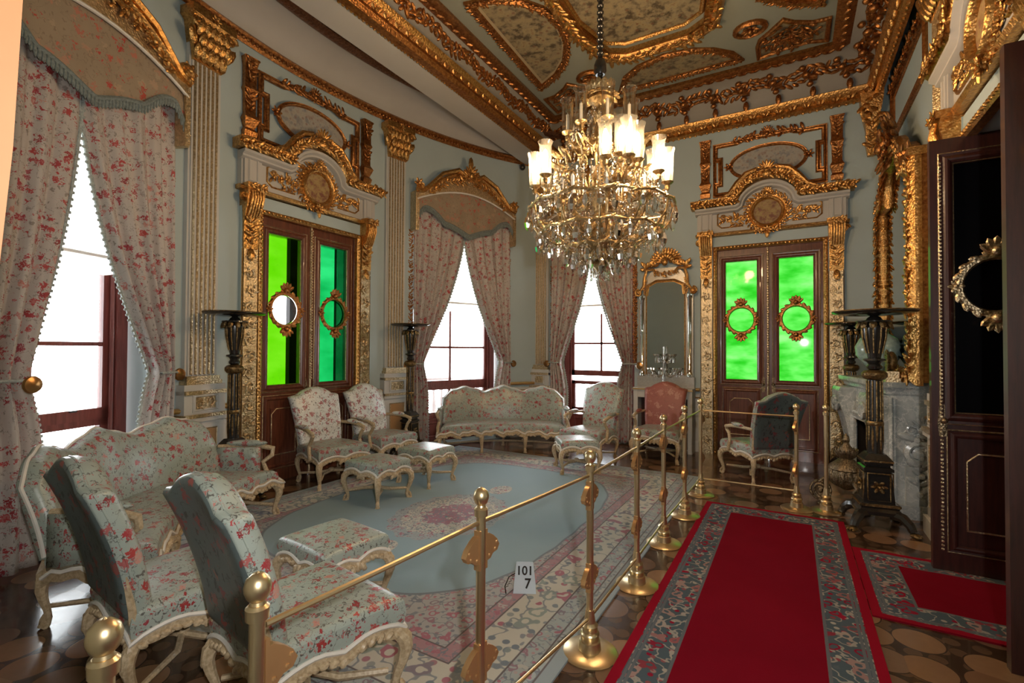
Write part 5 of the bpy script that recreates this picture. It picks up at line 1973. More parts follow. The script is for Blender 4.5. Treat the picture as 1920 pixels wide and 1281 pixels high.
post = make_post()
T = ktable()
PX = -.92
spots = [(-1.17, .42), (-1.10, .69), (-1.04, 1.55), (-.93, 2.42), (-.92, 3.27), (-.925, 4.08), (-.905, 4.87), (-.885, 5.67), (.03, 5.67), (.285, 5.73)]
lab = ['brass barrier post at the bottom left corner, only its ball finial showing', 'brass barrier post just left of the nearest armchair seat', 'brass barrier post nearest the lens among those on the rug, with bronze clamps',
       'brass barrier post beside the small numbered card', 'third brass post along the edge of the red runner, behind the numbered card post', 'fourth brass post along the runner edge, before the coral red armchair',
       'fifth brass post along the runner edge', 'corner brass post at the far left end of the runner, holding the end glass', 'brass post at the right end of the glass panel across the runner end', 'single brass post right of the end glass panel, beside the torchere']
posts = []
for i, (x, y) in enumerate(spots):
    p = post if i == 0 else copy_tree(post, table=T)
    p.location = (x, y, 0)
    if i < 7:
        q = spots[i + 1]
        p.rotation_euler = (0, 0, math.atan2(q[1] - y, q[0] - x))
    tag(p, lab[i], 'barrier post', 'brass barrier posts')
    posts.append(p)
for i, p in enumerate(posts):
    if i in (1, 2, 3, 4, 5, 6):
        for s_ in ((1, -1) if i > 1 else (1,)):
            for z in (.83, .40):
                clamp(p, s_, z)
    if i == 7:
        for z in (.83, .40):
            clamp(p, 1, z)
    if i == 8:
        for z in (.83, .40):
            clamp(p, -1, z)
pan = ['glass barrier panel between the two nearest posts', 'glass barrier panel over the rug border left of the numbered card', 'glass barrier panel right of the numbered card', 'third glass barrier panel along the runner edge', 'fourth glass barrier panel along the runner edge',
       'fifth glass barrier panel, reaching the corner post', 'glass barrier panel across the far end of the red runner']
for k, (i, j) in enumerate(((1, 2), (2, 3), (3, 4), (4, 5), (5, 6), (6, 7), (7, 8))):
    a, b = Vector((*spots[i], 0)), Vector((*spots[j], 0))
    L = (b - a).length
    r = empty('glass_barrier', a, math.atan2(b.y - a.y, b.x - a.x))
    MB().box(.03, L - .03, -.004, .004, .19, .93).build('pane', 'barrier_glass', r, 0)
    MB().tube([(.02, 0, .935), (L / 2, 0, .933), (L - .02, 0, .935)], .0085, 8).build('top_rail', 'brass', r)
    MB().tube([(.02, 0, .185), (L - .02, 0, .185)], .008, 8).build('bottom_rail', 'brass', r)
    tag(r, pan[k], 'glass barrier', 'glass panels between the posts')

# numbered card standing on the rug
r = empty('number_card', (-1.53, 2.80, .015), R_(28))
m = MB().add([(-.075, -.05, 0), (.075, -.05, 0), (.055, 0, .185), (-.055, 0, .185), (-.075, .05, 0), (.075, .05, 0)],
             [(0, 1, 2, 3), (3, 2, 5, 4)])
o = m.build('card', plain('white_card', (.62, .68, .74), .6), r, 0)
o.modifiers.new('thickness', 'SOLIDIFY').thickness = .003


def text(s_, size, name, parent, mat, mtx):
    c = bpy.data.curves.new(name, 'FONT')
    c.body = s_
    c.size = size
    c.extrude = .0008
    c.offset = .0015
    c.align_x = 'CENTER'
    t_ = bpy.data.objects.new(name, c)
    COL.objects.link(t_)
    dg = bpy.context.evaluated_depsgraph_get()
    me = bpy.data.meshes.new_from_object(t_.evaluated_get(dg))
    bpy.data.objects.remove(t_)
    me.materials.clear()
    me.materials.append(M[mat])
    o_ = bpy.data.objects.new(name, me)
    COL.objects.link(o_)
    o_.parent = parent
    o_.matrix_local = mtx
    return o_


tl = math.atan2(.185, .05)
front = Matrix.Translation((0, -.054, 0)) @ Matrix.Rotation(tl, 4, 'X')
text('101', .075, 'numerals', r, 'black', front @ Matrix.Translation((.0, .115, .003)))
text('7', .085, 'numerals', r, 'black', front @ Matrix.Translation((.02, .035, .003)))
cbl = MB().tube([(-.12, -.06, .004), (-.13, -.02, .03), (-.105, .02, .075), (-.06, .02, .10)], .004, 5)
for k in range(6):
    cbl.tube([(-.125 + k * .01, -.03 + k * .01, .03 + k * .012), (-.105 + k * .01, -.04 + k * .01, .045 + k * .012)], .002, 4)
cbl.build('wire', 'black', r)
tag(r, 'small white folded card numbered 101 and 7 on the rug edge', 'number card')

# ================================================================= TORCHERES


def make_torchere():
    r = empty('torchere')
    MB().lathe([(.001, 1.925), (.05, 1.925), (.20, 1.935), (.275, 1.948), (.29, 1.96), (.288, 1.972), (.27, 1.968), (.10, 1.958), (.001, 1.957)], 40).build('plate', 'black', r)
    m = MB()
    m.tube([(.288 * math.cos(a * PI / 24), .288 * math.sin(a * PI / 24), 1.968) for a in range(48)], .006, 6, True)
    m.build('plate_rim', 'ebony_gilt', r)
    m = MB().lathe([(.02, 1.93), (.045, 1.91), (.06, 1.885), (.12, 1.88), (.122, 1.868), (.09, 1.855)], 20)
    m.lathe([(.05, 1.86), (.085, 1.83), (.085, 1.80), (.07, 1.70), (.048, 1.56), (.045, 1.54)], 20)
    m.lathe([(.04, 1.54), (.075, 1.53), (.078, 1.515), (.05, 1.50), (.04, 1.48), (.055, 1.46), (.05, 1.44), (.035, 1.43)], 20)
    m.build('vase', 'black', r)
    m = MB()
    for k in range(10):
        a = 2 * PI * k / 10
        c_, s_ = math.cos(a), math.sin(a)
        m.petal((c_ * .105, s_ * .105, 1.845), (c_ * .4, s_ * .4, -1), .09, .055, .04, up=(c_, s_, 0))
        m.tube([(c_ * .086, s_ * .086, 1.82), (c_ * .08, s_ * .08, 1.72), (c_ * .055, s_ * .055, 1.58)], [.008, .007, .005], 5)
    m.build('gilt_collar', 'ebony_gilt', r)
    m = MB()
    for k in range(10):
        a = 2 * PI * k / 10
        c_, s_ = math.cos(a), math.sin(a)
        m.petal((c_ * .075, s_ * .075, 1.385), (-s_, c_, .3), .06, .04, .03, up=(c_, s_, 0))
    m.lathe([(.03, 1.43), (.07, 1.42), (.088, 1.40), (.088, 1.37), (.07, 1.345), (.05, 1.335)], 20)
    m.build('gilt_ring', 'ebony_gilt', r)
    m = MB().lathe([(.050, 1.34), (.053, 1.0), (.056, .66)], 16)
    m.build('column', 'black', r)
    m = MB()
    for k in range(12):
        a = 2 * PI * k / 12
        m.tube([(.053 * math.cos(a), .053 * math.sin(a), 1.33), (.0555 * math.cos(a), .0555 * math.sin(a), .98)], .006, 5)
        m.petal((.056 * math.cos(a), .056 * math.sin(a), .80 + .08 * (k % 2)), (0, 0, 1), .22, .02, .012, up=(math.cos(a), math.sin(a), 0))
    m.lathe([(.057, .96), (.063, .95), (.063, .93), (.057, .92)], 16)
    m.build('gilt_flutes', 'ebony_gilt', r)

    def sq(w_, z):
        return [(w_, w_, z), (-w_, w_, z), (-w_, -w_, z), (w_, -w_, z)]
    m = MB().loft([sq(.06, .67), sq(.075, .65), sq(.095, .62), sq(.095, .58), sq(.08, .575), sq(.08, .56), sq(.10, .545), sq(.10, .52)])
    m.loft([sq(.085, .52), sq(.105, .24)])
    m.loft([sq(.125, .24), sq(.135, .225), sq(.125, .20), sq(.145, .17), (sq(.145, .14))])
    m.build('pedestal', 'black', r, 20)
    m = MB()
    for k in range(4):
        a = k * PI / 2
        rot = Matrix.Rotation(a, 4, 'Z')
        q = MB().sweep(rectpts(-.075, .075, .26, .50), prof_round(.012, .008), True, 'xz', -.096)
        q.box(-.128, .128, -.137, -.125, .215, .235).box(-.097, .097, -.1, -.09, .60, .615)
        rosette(q, 0, .38, .06, -.098, 6)
        m.join(q, rot)
    m.build('gilt_mounts', 'ebony_gilt', r)
    for k in range(4):
        a = k * PI / 2 + PI / 4
        f = MB()
        c_, s_ = math.cos(a), math.sin(a)
        f.tube([(c_ * .13, s_ * .13, .15), (c_ * .20, s_ * .20, .14), (c_ * .25, s_ * .25, .09), (c_ * .27, s_ * .27, .045)], [.05, .042, .034, .03], 8)
        f.build('leg', 'black', r)
        f = MB().ball((c_ * .28, s_ * .28, .022), (.036, .036, .022), (8, 5))
        for j in (-1, 0, 1):
            f.petal((c_ * .295 - s_ * j * .022, s_ * .295 + c_ * j * .022, .02), (c_, s_, -.2), .06, .024, .03, up=(0, 0, 1))
        f.build('paw_foot', 'ebony_gilt', r)
    return r


to = make_torchere()
T = ktable()
TS = [(-5.0, 2.85, 1, 20, 'black and gilt torchere left of the bay door, behind the long sofa'), (-4.93, 5.43, 1, 0, 'black and gilt torchere right of the bay door, beside the curtain'),
      (.65, 5.50, 1.0, 8, 'large black and gilt torchere before the near end of the fireplace'), (.665, 7.70, 1, 10, 'black and gilt torchere by the far end of the fireplace, partly hidden')]
for i, (x, y, s_, a, l) in enumerate(TS):
    o = to if i == 0 else copy_tree(to, table=T)
    o.location = (x, y, 0)
    o.rotation_euler = (0, 0, R_(a))
    o.scale = (s_ * (1.12 if i == 2 else 1), s_ * (1.12 if i == 2 else 1), s_)
    tag(o, l, 'torchere', 'black torcheres')

# ================================================================= FIREPLACE
r = empty('fireplace', (.70, 6.60, 0), -PI / 2 + R_(8.6))
hw = .72
m = MB()
m.box(-hw, -.40, 0, .38, 0, 1.22).box(.40, hw, 0, .38, 0, 1.22).box(-.40, .40, 0, .38, .86, 1.22).box(-.40, .40, .33, .38, 0, .86)
m.build('body', 'marble', r, 0)
m = MB()
m.loft([[(-hw - a, -a, z), (hw + a * .5, -a, z), (hw + a * .5, .38, z), (-hw - a, .38, z)] for z, a in ((1.17, .0), (1.19, .03), (1.22, .035), (1.24, .06), (1.25, .075), (1.295, .08), (1.30, .075))])
m.build('mantel_shelf', 'marble', r, 30)
m = MB()
for s_ in (-1, 1):
    u = s_ * (hw - .17)
    m.loft([[(u - w_, -d, z), (u + w_, -d, z), (u + w_, .01, z), (u - w_, .01, z)] for z, w_, d in ((0, .17, .12), (.14, .17, .12), (.16, .13, .07), (.55, .12, .05), (.8, .14, .10), (1.0, .15, .16), (1.12, .16, .17), (1.17, .17, .15))])
    spiral(m, u, .98, .10, 1.6, 0, .03, -.17, s_)
    rosette(m, u, .30, .09, -.08, 8)
m.sweep([(-.40, 0), (-.40, .86), (.40, .86), (.40, 0)], prof_frame(.09, .05), False, 'xz', 0)
cartouche(m, 0, 1.0, .13, -.03, 1)
m.build('carved_jamb', 'marble', r)
m = MB().box(-.40, .40, .30, .325, 0, .86).box(-.41, -.39, .02, .32, 0, .86).box(.39, .41, .02, .32, 0, .86)
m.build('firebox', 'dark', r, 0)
# carved near end of the chimney piece
m = MB()
side = Matrix.Translation((hw, 0, 0)) @ Matrix.Rotation(PI / 2, 4, 'Z')
q = MB()
q.sweep([(.02, .14), (.02, 1.15)], prof_frame(.05, .03), False, 'xz', 0)
cartouche(q, .25, .86, .13, -.02, 2)
spiral(q, .22, .62, .12, 1.8, 0, .035, -.02, 1)
foliage(q, [(.22, .2), (.25, .5), (.2, .8)], .14, -.01, 3)
q.box(.0, .37, -.04, .0, .0, .13)
q.box(.12, .22, -.03, 0, .13, .5)
m.join(q, side)
m.build('carved_side', 'marble', r)
tag(r, 'grey green marble fireplace with carved mantel by the right wall', 'fireplace')

# mantel mirror
r = empty('mantel_mirror', (1.14, 6.80, 1.31), -PI / 2)
hw = 1.06
arch = [(.62, 2.12)] + [(.62 * math.cos(R_(k)), 2.15 + .42 * math.sin(R_(k))) for k in range(10, 171, 16)] + [(-.62, 2.12)]
m = MB().box(-hw, hw, -.11, 0, 0, 2.16).prism(arch, -.11, 0)
m.build('backing', 'gold_red', r, 0)
MB().prism([(-hw + .12, .10), (hw - .12, .10), (hw - .12, 2.05)] + [(x * .82, z - .06) for x, z in arch] + [(-hw + .12, 2.05)], -.122, -.112).build('mirror_glass', 'mirror', r, 0)
m = MB()
out = [(-hw + .07, .05), (hw - .07, .05), (hw - .07, 2.10), (.62, 2.10)] + [(x, z) for x, z in arch[1:-1]] + [(-.62, 2.10), (-hw + .07, 2.10)]
m.sweep(out, [(-.08, 0), (-.08, .05), (-.03, .10), (.02, .08), (.06, .04), (.08, 0)], True, 'xz', -.10)
foliage(m, out + [out[0]], .09, -.19, 2)
for x in (-1, 1):
    m.box(*sorted((x * (hw - .16), x * (hw + .03))), -.20, 0, 2.12, 2.20)
m.build('gilt_frame', 'gold', r)
m = MB()
rd = random.Random(5)
for k in range(60):
    a_, q_ = rd.uniform(0, 2 * PI), rd.uniform(.03, .30)
    m.petal((math.cos(a_) * q_ * 1.1, -.2 + rd.uniform(-.07, .05), 2.66 + math.sin(a_) * q_ * .9), (math.cos(a_), -.5, math.sin(a_)), .16, .075)
cartouche(m, 0, 2.62, .2, -.24, 4)
for x in (-1, 1):
    foliage(m, [(x * .3, 2.5), (x * .6, 2.3), (x * .95, 2.2)], .13, -.17, 4)
m.build('carved_crest', 'gold_red', r)
tag(r, 'tall gilt framed mirror standing on the marble mantel', 'mirror')
# things on the mantel
r = empty('mantel_vase', (.83, 6.70, 1.30))
r.scale = (1.45, 1.45, 1.3)
MB().lathe([(.07, 0), (.075, .02), (.05, .04), (.045, .06), (.10, .12), (.145, .2), (.15, .27), (.12, .34), (.06, .385), (.055, .40), (.07, .42), (.001, .425)], 24).build('body', 'green_lamp', r)
MB().lathe([(.085, 0), (.09, .012), (.075, .03), (.06, .035)], 24).lathe([(.056, .385), (.065, .39), (.065, .40), (.056, .405)], 24).build('gilt_mount', 'ebony_gilt', r)
tag(r, 'round grey green porcelain vase on the mantel behind the large torchere', 'vase')
r = empty('mantel_clock', (.86, 6.10, 1.30), -PI / 2)
MB().box(-.09, .09, -.06, .06, 0, .03).box(-.075, .075, -.05, .05, .03, .10).build('base', 'gold_pale', r)
m = MB()
for k in range(12):
    a = R_(30 * k)
    m.petal((math.cos(a) * .06, -.03, .2 + math.sin(a) * .08), (math.cos(a), -.3, math.sin(a)), .09, .05)
m.ball((0, 0, .2), (.07, .05, .1), (12, 8))
m.build('case', 'ebony_gilt', r)
tag(r, 'small gilt ornament at the near end of the mantel', 'ornament')

# bronze brazier with volute foot in front of the fireplace
r = empty('brazier', (.47, 5.98, 0), R_(20))
r.scale = (.75, .75, .95)
m = MB().lathe([(.05, .20), (.16, .25), (.20, .33), (.19, .40), (.21, .42), (.20, .45), (.12, .50), (.08, .53), (.11, .57), (.10, .62), (.05, .67), (.03, .70), (.045, .73), (.03, .77), (.001, .80)], 24)
for k in range(14):
    a = 2 * PI * k / 14
    m.petal((.185 * math.cos(a), .185 * math.sin(a), .34), (math.cos(a) * .1, math.sin(a) * .1, 1), .17, .09, .06, up=(math.cos(a), math.sin(a), 0))
    m.petal((.11 * math.cos(a), .11 * math.sin(a), .59), (math.cos(a) * .5, math.sin(a) * .5, 1), .12, .06, .04, up=(math.cos(a), math.sin(a), 0))
m.build('bowl', 'iron', r)
for k in range(3):
    q = MB()
    spiral(q, .30, .145, .105, 2.4, PI / 2, .022, 0, 1, 40)
    q.tube([(.30, 0, .25), (.22, 0, .30), (.15, 0, .29)], [.022, .03, .03], 8)
    q.lathe([(.001, 0), (.035, 0), (.035, .012), (.02, .02), (.025, .035), (.018, .05), (.001, .052)], 12, (.30, 0, 0))
    for j in range(12):
        a = R_(j * 30)
        q.petal((.30 + .12 * math.cos(a), 0, .15 + .10 * math.sin(a)), (-math.sin(a), 0, math.cos(a)), .07, .035, .04)
    q.xf(Matrix.Rotation(2 * PI * k / 3 - PI / 2, 4, 'Z'))
    q.build('scroll_leg', 'iron', r)
tag(r, 'aged bronze brazier with scroll feet on the floor before the fireplace', 'brazier')

# ================================================================= WALL MIRROR AND CONSOLE
MXC = -1.785
r = empty('console_table', (MXC, YF - .02, 0))
m = MB().box(-.46, .46, -.34, 0, .955, 1.0)
m.build('top', 'cream', r, 0)
MB().box(-.465, .465, -.348, -.338, .965, .985).build('gilt_edge', 'gold_plain', r, 0)
for s_ in (-1, 1):
    MB().box(s_ * .42 - .035, s_ * .42 + .035, -.32, -.04, 0, .955).build('leg', 'cream', r, 0)
MB().box(-.385, .385, -.10, -.06, .02, .84).build('back_panel', 'dark_door', r, 0)
MB().box(-.385, .385, -.31, -.04, .84, .955).build('apron', 'cream', r, 0)
tag(r, 'narrow cream console table with gold edge under the wall mirror', 'console table')
r = empty('wall_mirror', (MXC, YF, 1.0))
m = MB().box(-.43, .43, -.10, 0, .02, 1.5)
m.prism([(-.33, 1.45), (.33, 1.45), (.31, 1.80), (.20, 1.95), (-.20, 1.95), (-.31, 1.80)], -.06, 0)
m.box(-.45, .45, -.13, 0, .0, .17)
m.build('frame', 'silver', r, 0)
MB().prism([(-.30, .20), (.30, .20), (.30, 1.52), (.27, 1.68), (.14, 1.72), (-.14, 1.72), (-.27, 1.68), (-.30, 1.52)], -.112, -.10).build('mirror_glass', 'mirror', r, 0)
for s_ in (-1, 1):
    q = MB().lathe([(.05, .18), (.05, .24), (.036, .26), (.036, 1.42), (.048, 1.44), (.05, 1.50)], 12, (s_ * .375, -.10, 0))
    q.build('mirrored_column', 'mirror', r)
m = MB()
for s_ in (-1, 1):
    spiral(m, s_ * .43, 1.55, .062, 1.5, PI / 2, .02, -.12, -s_)
    m.tube([(s_ * .47, -.12, 1.60), (s_ * .40, -.12, 1.585), (s_ * .345, -.12, 1.66), (s_ * .335, -.11, 1.80), (s_ * .30, -.11, 1.92), (s_ * .20, -.11, 1.93), (s_ * .12, -.1, 1.85)], [.02, .026, .028, .028, .028, .024, .016], 8)
    foliage(m, [(s_ * .33, 1.5), (s_ * .325, 1.75)], .05, -.11, 4)
    for (x, z, dx, dz, L) in ((.33, 1.98, .2, 1, .15), (.36, 2.02, .7, 1, .13), (.29, 2.0, -.3, 1, .13), (.37, 1.94, 1, .4, .10), (.25, 2.02, -.8, 1, .14), (.2, 2.0, -1, .6, .14)):
        m.petal((s_ * x, -.10, z), (s_ * dx, -.3, dz), L, .06)
    spiral(m, s_ * .17, 2.04, .07, 1.5, 0, .018, -.11, s_)
    m.sweep([(s_ * .305, .2), (s_ * .305, 1.5)], prof_round(.025, .03), False, 'xz', -.1)
for rr, n_, w_ in ((.10, 9, .05), (.17, 13, .05), (.22, 15, .045)):
    for k in range(n_):
        a = R_(8 + 164 * k / (n_ - 1))
        m.petal((math.cos(a) * rr, -.12 + rr * .2, 2.03 + math.sin(a) * rr * .95), (math.cos(a), -.35, math.sin(a)), .10, w_)
foliage(m, [(-.2, 1.88), (0, 1.84), (.2, 1.88)], .06, -.1, 2)
m.ball((0, -.14, 2.03), (.05, .04, .06), (8, 5))
m.sweep([(-.30, 1.50), (-.28, 1.66), (-.14, 1.73), (.14, 1.73), (.28, 1.66), (.30, 1.50)], prof_frame(.05, .03), False, 'xz', -.1)
m.build('carved_crest', 'gold', r)
tag(r, 'tall mirror with silvery columns and gilt shell crest on the end wall', 'mirror')
r = empty('candelabrum', (MXC, YF - .215, 1.0))
r.scale = (1.25, .8, 1.25)
m = MB().lathe([(.06, 0), (.062, .01), (.03, .03), (.014, .06), (.022, .1), (.014, .14), (.014, .32), (.03, .34), (.01, .36), (.01, .52), (.001, .53)], 12)
for k in range(8):
    a = 2 * PI * k / 8
    for (R0, zz) in ((.20, .22), (.11, .40)):
        c_, s_ = math.cos(a + R0), math.sin(a + R0)
        m.tube([(0, 0, zz - .04), (c_ * R0 * .5, s_ * R0 * .3, zz - .09), (c_ * R0, s_ * R0 * .5, zz)], .006, 5)
        m.lathe([(.003, 0), (.02, .01), (.022, .03)], 8, (c_ * R0, s_ * R0 * .5, zz))
        for j in range(3):
            m.petal((c_ * R0, s_ * R0 * .5, zz - .035 - j * .02), (0, 0, 1), .03, .014, .014)
m.build('body', 'crystal', r)
tag(r, 'crystal candelabrum on the console before the wall mirror', 'candelabrum')
# small surveillance camera high in the corner
r = bay_root('security_camera', 31.2)
r.location.z = 4.98
MB().tube([(0, 0, .05), (0, -.07, .05), (0, -.09, .03)], .014, 8).build('bracket', 'black', r)
MB().ball((0, -.10, -.01), (.055, .055, .06), (12, 8)).build('housing', 'black', r)
tag(r, 'small black security camera on the wall below the beam end', 'security camera')
# ================================================================= CHANDELIER
CH = (-1.47, 4.05)
ch = empty('chandelier', (*CH, 0))
m = MB().tube([(0, 0, 3.9), (0, 0, 5.58)], .022, 8)
for k in range(26):
    m.ball((0, 0, 4.0 + k * .061), (.034, .034, .022), (8, 5))
m.lathe([(.04, 4.05), (.055, 4.08), (.055, 4.14), (.04, 4.18)], 14)
m.build('hanging_rod', 'black', ch)
m = MB()
for k in range(14):
    a = 2 * PI * k / 14
    c_, s_ = math.cos(a), math.sin(a)
    m.petal((c_ * .10, s_ * .10, 3.90), (c_ * .5, s_ * .5, 1), .15, .07, .03, up=(c_, s_, 0))
    m.petal((c_ * .13, s_ * .13, 3.86), (c_, s_, -.5), .11, .06, .03, up=(c_, s_, 0))
m.lathe([(.03, 3.97), (.06, 3.95), (.05, 3.9), (.10, 3.85), (.11, 3.82), (.06, 3.79), (.03, 3.75)], 20)
m.build('crown', 'lustre_gold', ch)
m = MB().lathe([(.02, 3.8), (.05, 3.7), (.03, 3.62), (.06, 3.5), (.10, 3.42), (.05, 3.34), (.04, 3.22), (.09, 3.1), (.13, 3.02), (.07, 2.92), (.05, 2.8), (.12, 2.72), (.18, 2.64), (.20, 2.56), (.12, 2.46), (.05, 2.40), (.07, 2.35), (.03, 2.30), (.001, 2.26)], 24)
for k in range(10):
    a = 2 * PI * k / 10
    c_, s_ = math.cos(a), math.sin(a)
    for (rr, z, L) in ((.085, 3.42, .18), (.115, 3.03, .2), (.19, 2.60, .2), (.10, 2.45, .16), (.055, 3.68, .14)):
        m.petal((c_ * rr, s_ * rr, z), (c_ * .25, s_ * .25, 1), L, .06, .03, up=(c_, s_, 0))
m.build('stem', 'lustre_gold', ch)


def cup(m, x, y, z):
    m.lathe([(.012, -.06), (.018, -.03), (.05, -.008), (.054, 0), (.03, .008), (.02, .012)], 12, (x, y, z))
    m.petal((x, y, z - .045), (0, 0, 1), .07, .05, .05)


def shade_mesh():
    return MB().lathe([(.038, .0), (.043, .03), (.045, .10), (.045, .19), (.047, .23), (.058, .262), (.0565, .262), (.0455, .23), (.0435, .19), (.0435, .10), (.0415, .03), (.0365, .0)], 20)


sh0 = {}
cd0 = None


def add_shade(x, y, z, lit=True):
    if lit not in sh0:
        sh0[lit] = o = shade_mesh().build('glass_shade', 'shade_glass' if lit else 'clear_shade', ch)
    else:
        o = sh0[lit].copy()
        COL.objects.link(o)
        o.parent = ch
    o.location = (x, y, z)
    o.scale = (1.15, 1.15, 1.1)
    return o


def add_candle(x, y, z, h=.13):
    global cd0
    if cd0 is None:
        cd0 = MB().lathe([(.013, 0), (.013, .125), (.008, .13), (.003, .134), (.002, .145), (.001, .146)], 10).build('candle', 'candle', ch)
        o = cd0
    else:
        o = cd0.copy()
        COL.objects.link(o)
        o.parent = ch
    o.location = (x, y, z)
    o.scale = (1, 1, h / .13)


AC = math.degrees(math.atan2(-CH[1], -CH[0]))   # towards the viewer
pol = lambda a, r: (r * math.cos(R_(AC + a)), r * math.sin(R_(AC + a)))
# upper tier: eight unlit shades
for k in range(8):
    x, y = pol(k * 45 + 12, .29)
    z = 3.53
    m = MB().tube([(x * .12, y * .12, 3.50), (x * .45, y * .45, 3.38), (x * .8, y * .8, 3.40), (x, y, 3.48)], [.014, .016, .014, .011], 6)
    cup(m, x, y, z)
    m.petal((x * .6, y * .6, 3.40), (x, y, .1), .13, .06, .05)
    m.build('upper_arm', 'lustre_gold', ch)
    add_shade(x, y, z, False)
    add_candle(x, y, z + .01, .15)
# five girandoles with three shades each, four of them lit
for q, a in enumerate((22, 94, 166, 275, 220)):
    lit = q != 4
    cxy = pol(a, .40)
    m = MB()
    m.tube([(cxy[0] * .12, cxy[1] * .12, 3.05), (cxy[0] * .5, cxy[1] * .5, 2.90), (cxy[0] * .9, cxy[1] * .9, 2.94), (cxy[0], cxy[1], 3.02)], [.02, .024, .02, .016], 8)
    m.lathe([(.02, 2.92), (.06, 2.97), (.04, 3.02), (.02, 3.06)], 12, (cxy[0], cxy[1], 0))
    tri = [(*pol(a, .58), 3.10), (*pol(a - 17, .47), 3.13), (*pol(a + 17, .47), 3.13), (*pol(a, .44), 3.17)] if q in (0,) else [(*pol(a, .58), 3.07), (*pol(a - 16, .50), 3.12), (*pol(a + 16, .50), 3.12)]
    for (x, y, z) in tri:
        m.tube([(cxy[0], cxy[1], 2.99), ((cxy[0] + x) / 2, (cxy[1] + y) / 2, 2.95), (x, y, z - .05)], [.014, .014, .01], 6)
        cup(m, x, y, z)
    for j in range(10):
        aa = j * 36
        m.petal((cxy[0] + .07 * math.cos(R_(aa)), cxy[1] + .07 * math.sin(R_(aa)), 2.97), (math.cos(R_(aa)), math.sin(R_(aa)), .4), .1, .05, .03)
    m.build('girandole', 'lustre_gold', ch)
    for (x, y, z) in tri:
        add_shade(x, y, z, lit)
        if lit:
            fm = MB().ball((x, y, z + .13), (.026, .026, .095), (8, 5))
            fm.build('bulb', 'flame', ch)
        else:
            add_candle(x, y, z + .01, .12)
    if lit:
        p = pol(a, .70)
        l_ = lamp('chandelier_lamp', 'POINT', (CH[0] + p[0], CH[1] + p[1], 3.30), 34, (1, .66, .36), shadow_soft_size=.09)
# lower tier: twelve scrolled arms with bare candles
for k in range(12):
    a = k * 30 + 8
    rr = .56 if k % 2 else .40
    x, y = pol(a, rr)
    z = 2.82 if k % 2 else 2.90
    m = MB().tube([(x * .2, y * .2, 2.72), (x * .45, y * .45, 2.58), (x * .75, y * .75, 2.60), (x * .98, y * .98, 2.70), (x, y, z - .05)], [.018, .02, .018, .015, .011], 6)
    cup(m, x, y, z)
    m.petal((x * .55, y * .55, 2.60), (x, y, .05), .18, .06, .05)
    m.petal((x * .85, y * .85, 2.66), (x, y, .6), .13, .05, .04)
    m.build('lower_arm', 'lustre_gold', ch)
    add_candle(x, y, z + .01, .15)
# rings carrying the crystals
m = MB()
for (rr, z, t_) in ((.63, 2.84, .013), (.53, 2.63, .014), (.30, 2.50, .012), (.16, 2.42, .01)):
    P = [(rr * math.cos(i * PI / 24), rr * math.sin(i * PI / 24), z + .012 * math.cos(i * PI / 24 * 12)) for i in range(48)]
    m.tube(P, t_, 6, True)
    for i in range(0, 48, 2):
        m.petal(P[i], (-P[i][1], P[i][0], .3), .08, .035, .03)
for k in range(12):
    a = R_(k * 30 + 20)
    m.tube([(.63 * math.cos(a), .63 * math.sin(a), 2.84), (.60 * math.cos(a), .60 * math.sin(a), 2.72), (.53 * math.cos(a), .53 * math.sin(a), 2.63)], .009, 5)
    m.tube([(.53 * math.cos(a), .53 * math.sin(a), 2.63), (.30 * math.cos(a), .30 * math.sin(a), 2.50), (.1 * math.cos(a), .1 * math.sin(a), 2.48)], .009, 5)
m.build('ring_frame', 'lustre_gold', ch)


def drop_mesh():
    m = MB().lathe([(.001, 0), (.006, -.008), (.004, -.014)], 6)
    m.lathe([(.001, -.014), (.012, -.03), (.019, -.062), (.013, -.088), (.001, -.105)], 6)
    return m


d0 = None
for (rr, z, n) in ((.64, 2.82, 36), (.545, 2.62, 32), (.31, 2.49, 20), (.17, 2.41, 11)):
    for i in range(n):
        a = 2 * PI * i / n
        if d0 is None:
            d0 = drop_mesh().build('crystal_drop', 'crystal', ch, 10)
            o = d0
        else:
            o = d0.copy()
            COL.objects.link(o)
            o.parent = ch
        o.location = (rr * math.cos(a), rr * math.sin(a), z)
        sc = 1.25 if i % 3 else 1.6
        o.scale = (sc, sc, sc)
        o.rotation_euler = (0, 0, a)
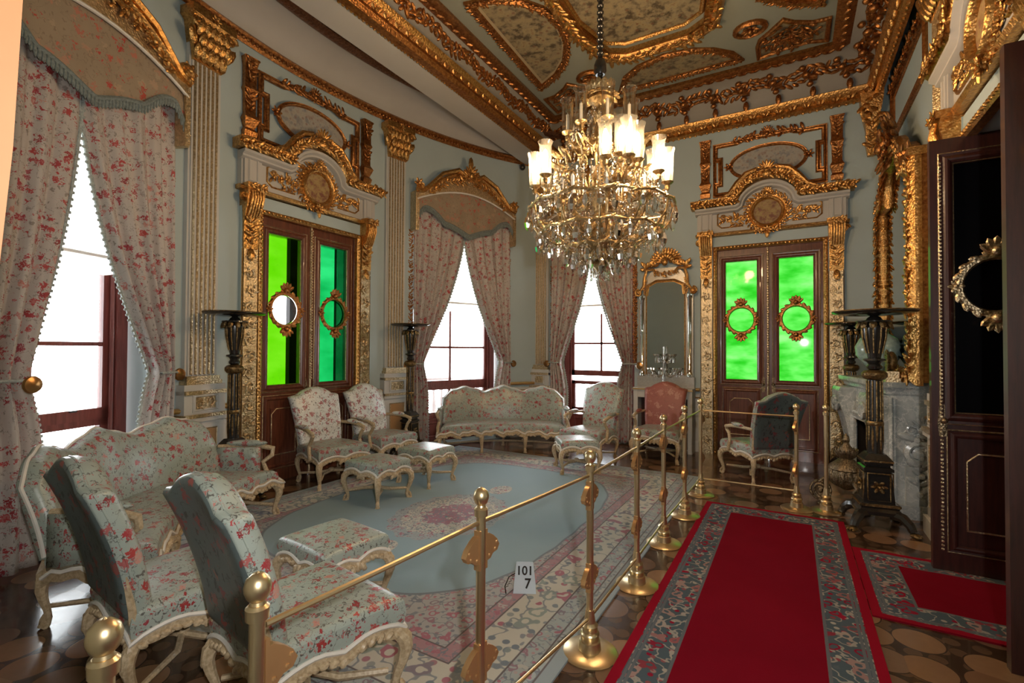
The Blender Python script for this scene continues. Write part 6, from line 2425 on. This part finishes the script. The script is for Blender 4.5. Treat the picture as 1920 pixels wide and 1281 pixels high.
# bead swags and fringes of small crystals
m = MB()
rnd = random.Random(11)
for (r0, z0, r1, z1, n, sag) in ((.10, 3.72, .29, 3.50, 16, .05), (.29, 3.48, .42, 3.10, 20, .10), (.40, 3.06, .63, 2.86, 26, .08), (.10, 3.0, .40, 2.92, 16, .12), (.20, 2.62, .53, 2.64, 20, .12)):
    for k in range(n):
        a = 2 * PI * k / n + rnd.uniform(-.05, .05)
        for j in range(12):
            t_ = j / 11
            rr = r0 + (r1 - r0) * t_
            z = z0 + (z1 - z0) * t_ - sag * math.sin(PI * t_)
            m.ball((rr * math.cos(a), rr * math.sin(a), z), .0095, (6, 4))
for (rr, z, n) in ((.50, 2.98, 60), (.58, 2.80, 70), (.48, 2.58, 60), (.24, 2.45, 40), (.40, 2.70, 50), (.30, 3.44, 40), (.46, 3.06, 50), (.08, 2.30, 14)):
    for k in range(n):
        a = 2 * PI * k / n
        z_ = z + rnd.uniform(-.03, .03)
        for j in range(3):
            m.petal((rr * math.cos(a), rr * math.sin(a), z_ - j * .032), (rnd.uniform(-.2, .2), rnd.uniform(-.2, .2), 1), .032, .015, .012, up=(math.cos(a), math.sin(a), 0))
o = m.build('crystal_chains', 'crystal', ch, 10)
o['kind'] = 'stuff'
# scrolled gilt leaves tucked between the tiers
for k in range(15):
    m = MB()
    a = 24 * k
    x, y = pol(a, .33)
    d = np.array([x, y]) / .33
    q = MB()
    spiral(q, 0, 0, .075, 1.5, 0, .014, 0, 1 if k % 2 else -1, 16)
    q.xf(Matrix.Translation((x, y, 2.94 + .12 * (k % 3))) @ Matrix.Rotation(math.atan2(y, x), 4, 'Z'))
    m.join(q)
    m.petal((x * 1.2, y * 1.2, 3.2 + .06 * (k % 4)), (x, y, .25), .16, .06, .04)
    m.tube([(x, y, 2.94 + .12 * (k % 3)), (x * 1.2, y * 1.2, 3.2 + .06 * (k % 4))], .009, 5)
    m.build('gilt_scroll', 'lustre_gold', ch)
tag(ch, 'large gilt and crystal chandelier with glass candle shades hanging over the rug', 'chandelier')

# ---------------------------------------------------------------- daylight through the openings (guides for the sky light)
for nm, root, hw in (('window_1', TH1, .7), ('window_2', TH2, .8)):
    x, y = bay(root, -.5)
    l_ = lamp('sky_portal', 'AREA', (x, y, 2.1), 1, shape='RECTANGLE', size=hw * 2, size_y=3.5)
    l_.rotation_euler = (PI / 2, 0, R_(90 - root) )
    l_.data.cycles.is_portal = True
for x, hw, z, h in ((W3X, .62, 2.1, 3.5), (D2X, .7, 1.6, 3.1)):
    l_ = lamp('sky_portal', 'AREA', (x, YF + .56, z), 1, shape='RECTANGLE', size=hw * 2, size_y=h)
    l_.rotation_euler = (PI / 2, 0, 0)
    l_.data.cycles.is_portal = True
x, y = bay(0, -1.4)
l_ = lamp('sky_portal', 'AREA', (x + .8, y, 1.6), 1, shape='RECTANGLE', size=1.4, size_y=3.1)
l_.rotation_euler = (PI / 2, 0, R_(90))
l_.data.cycles.is_portal = True
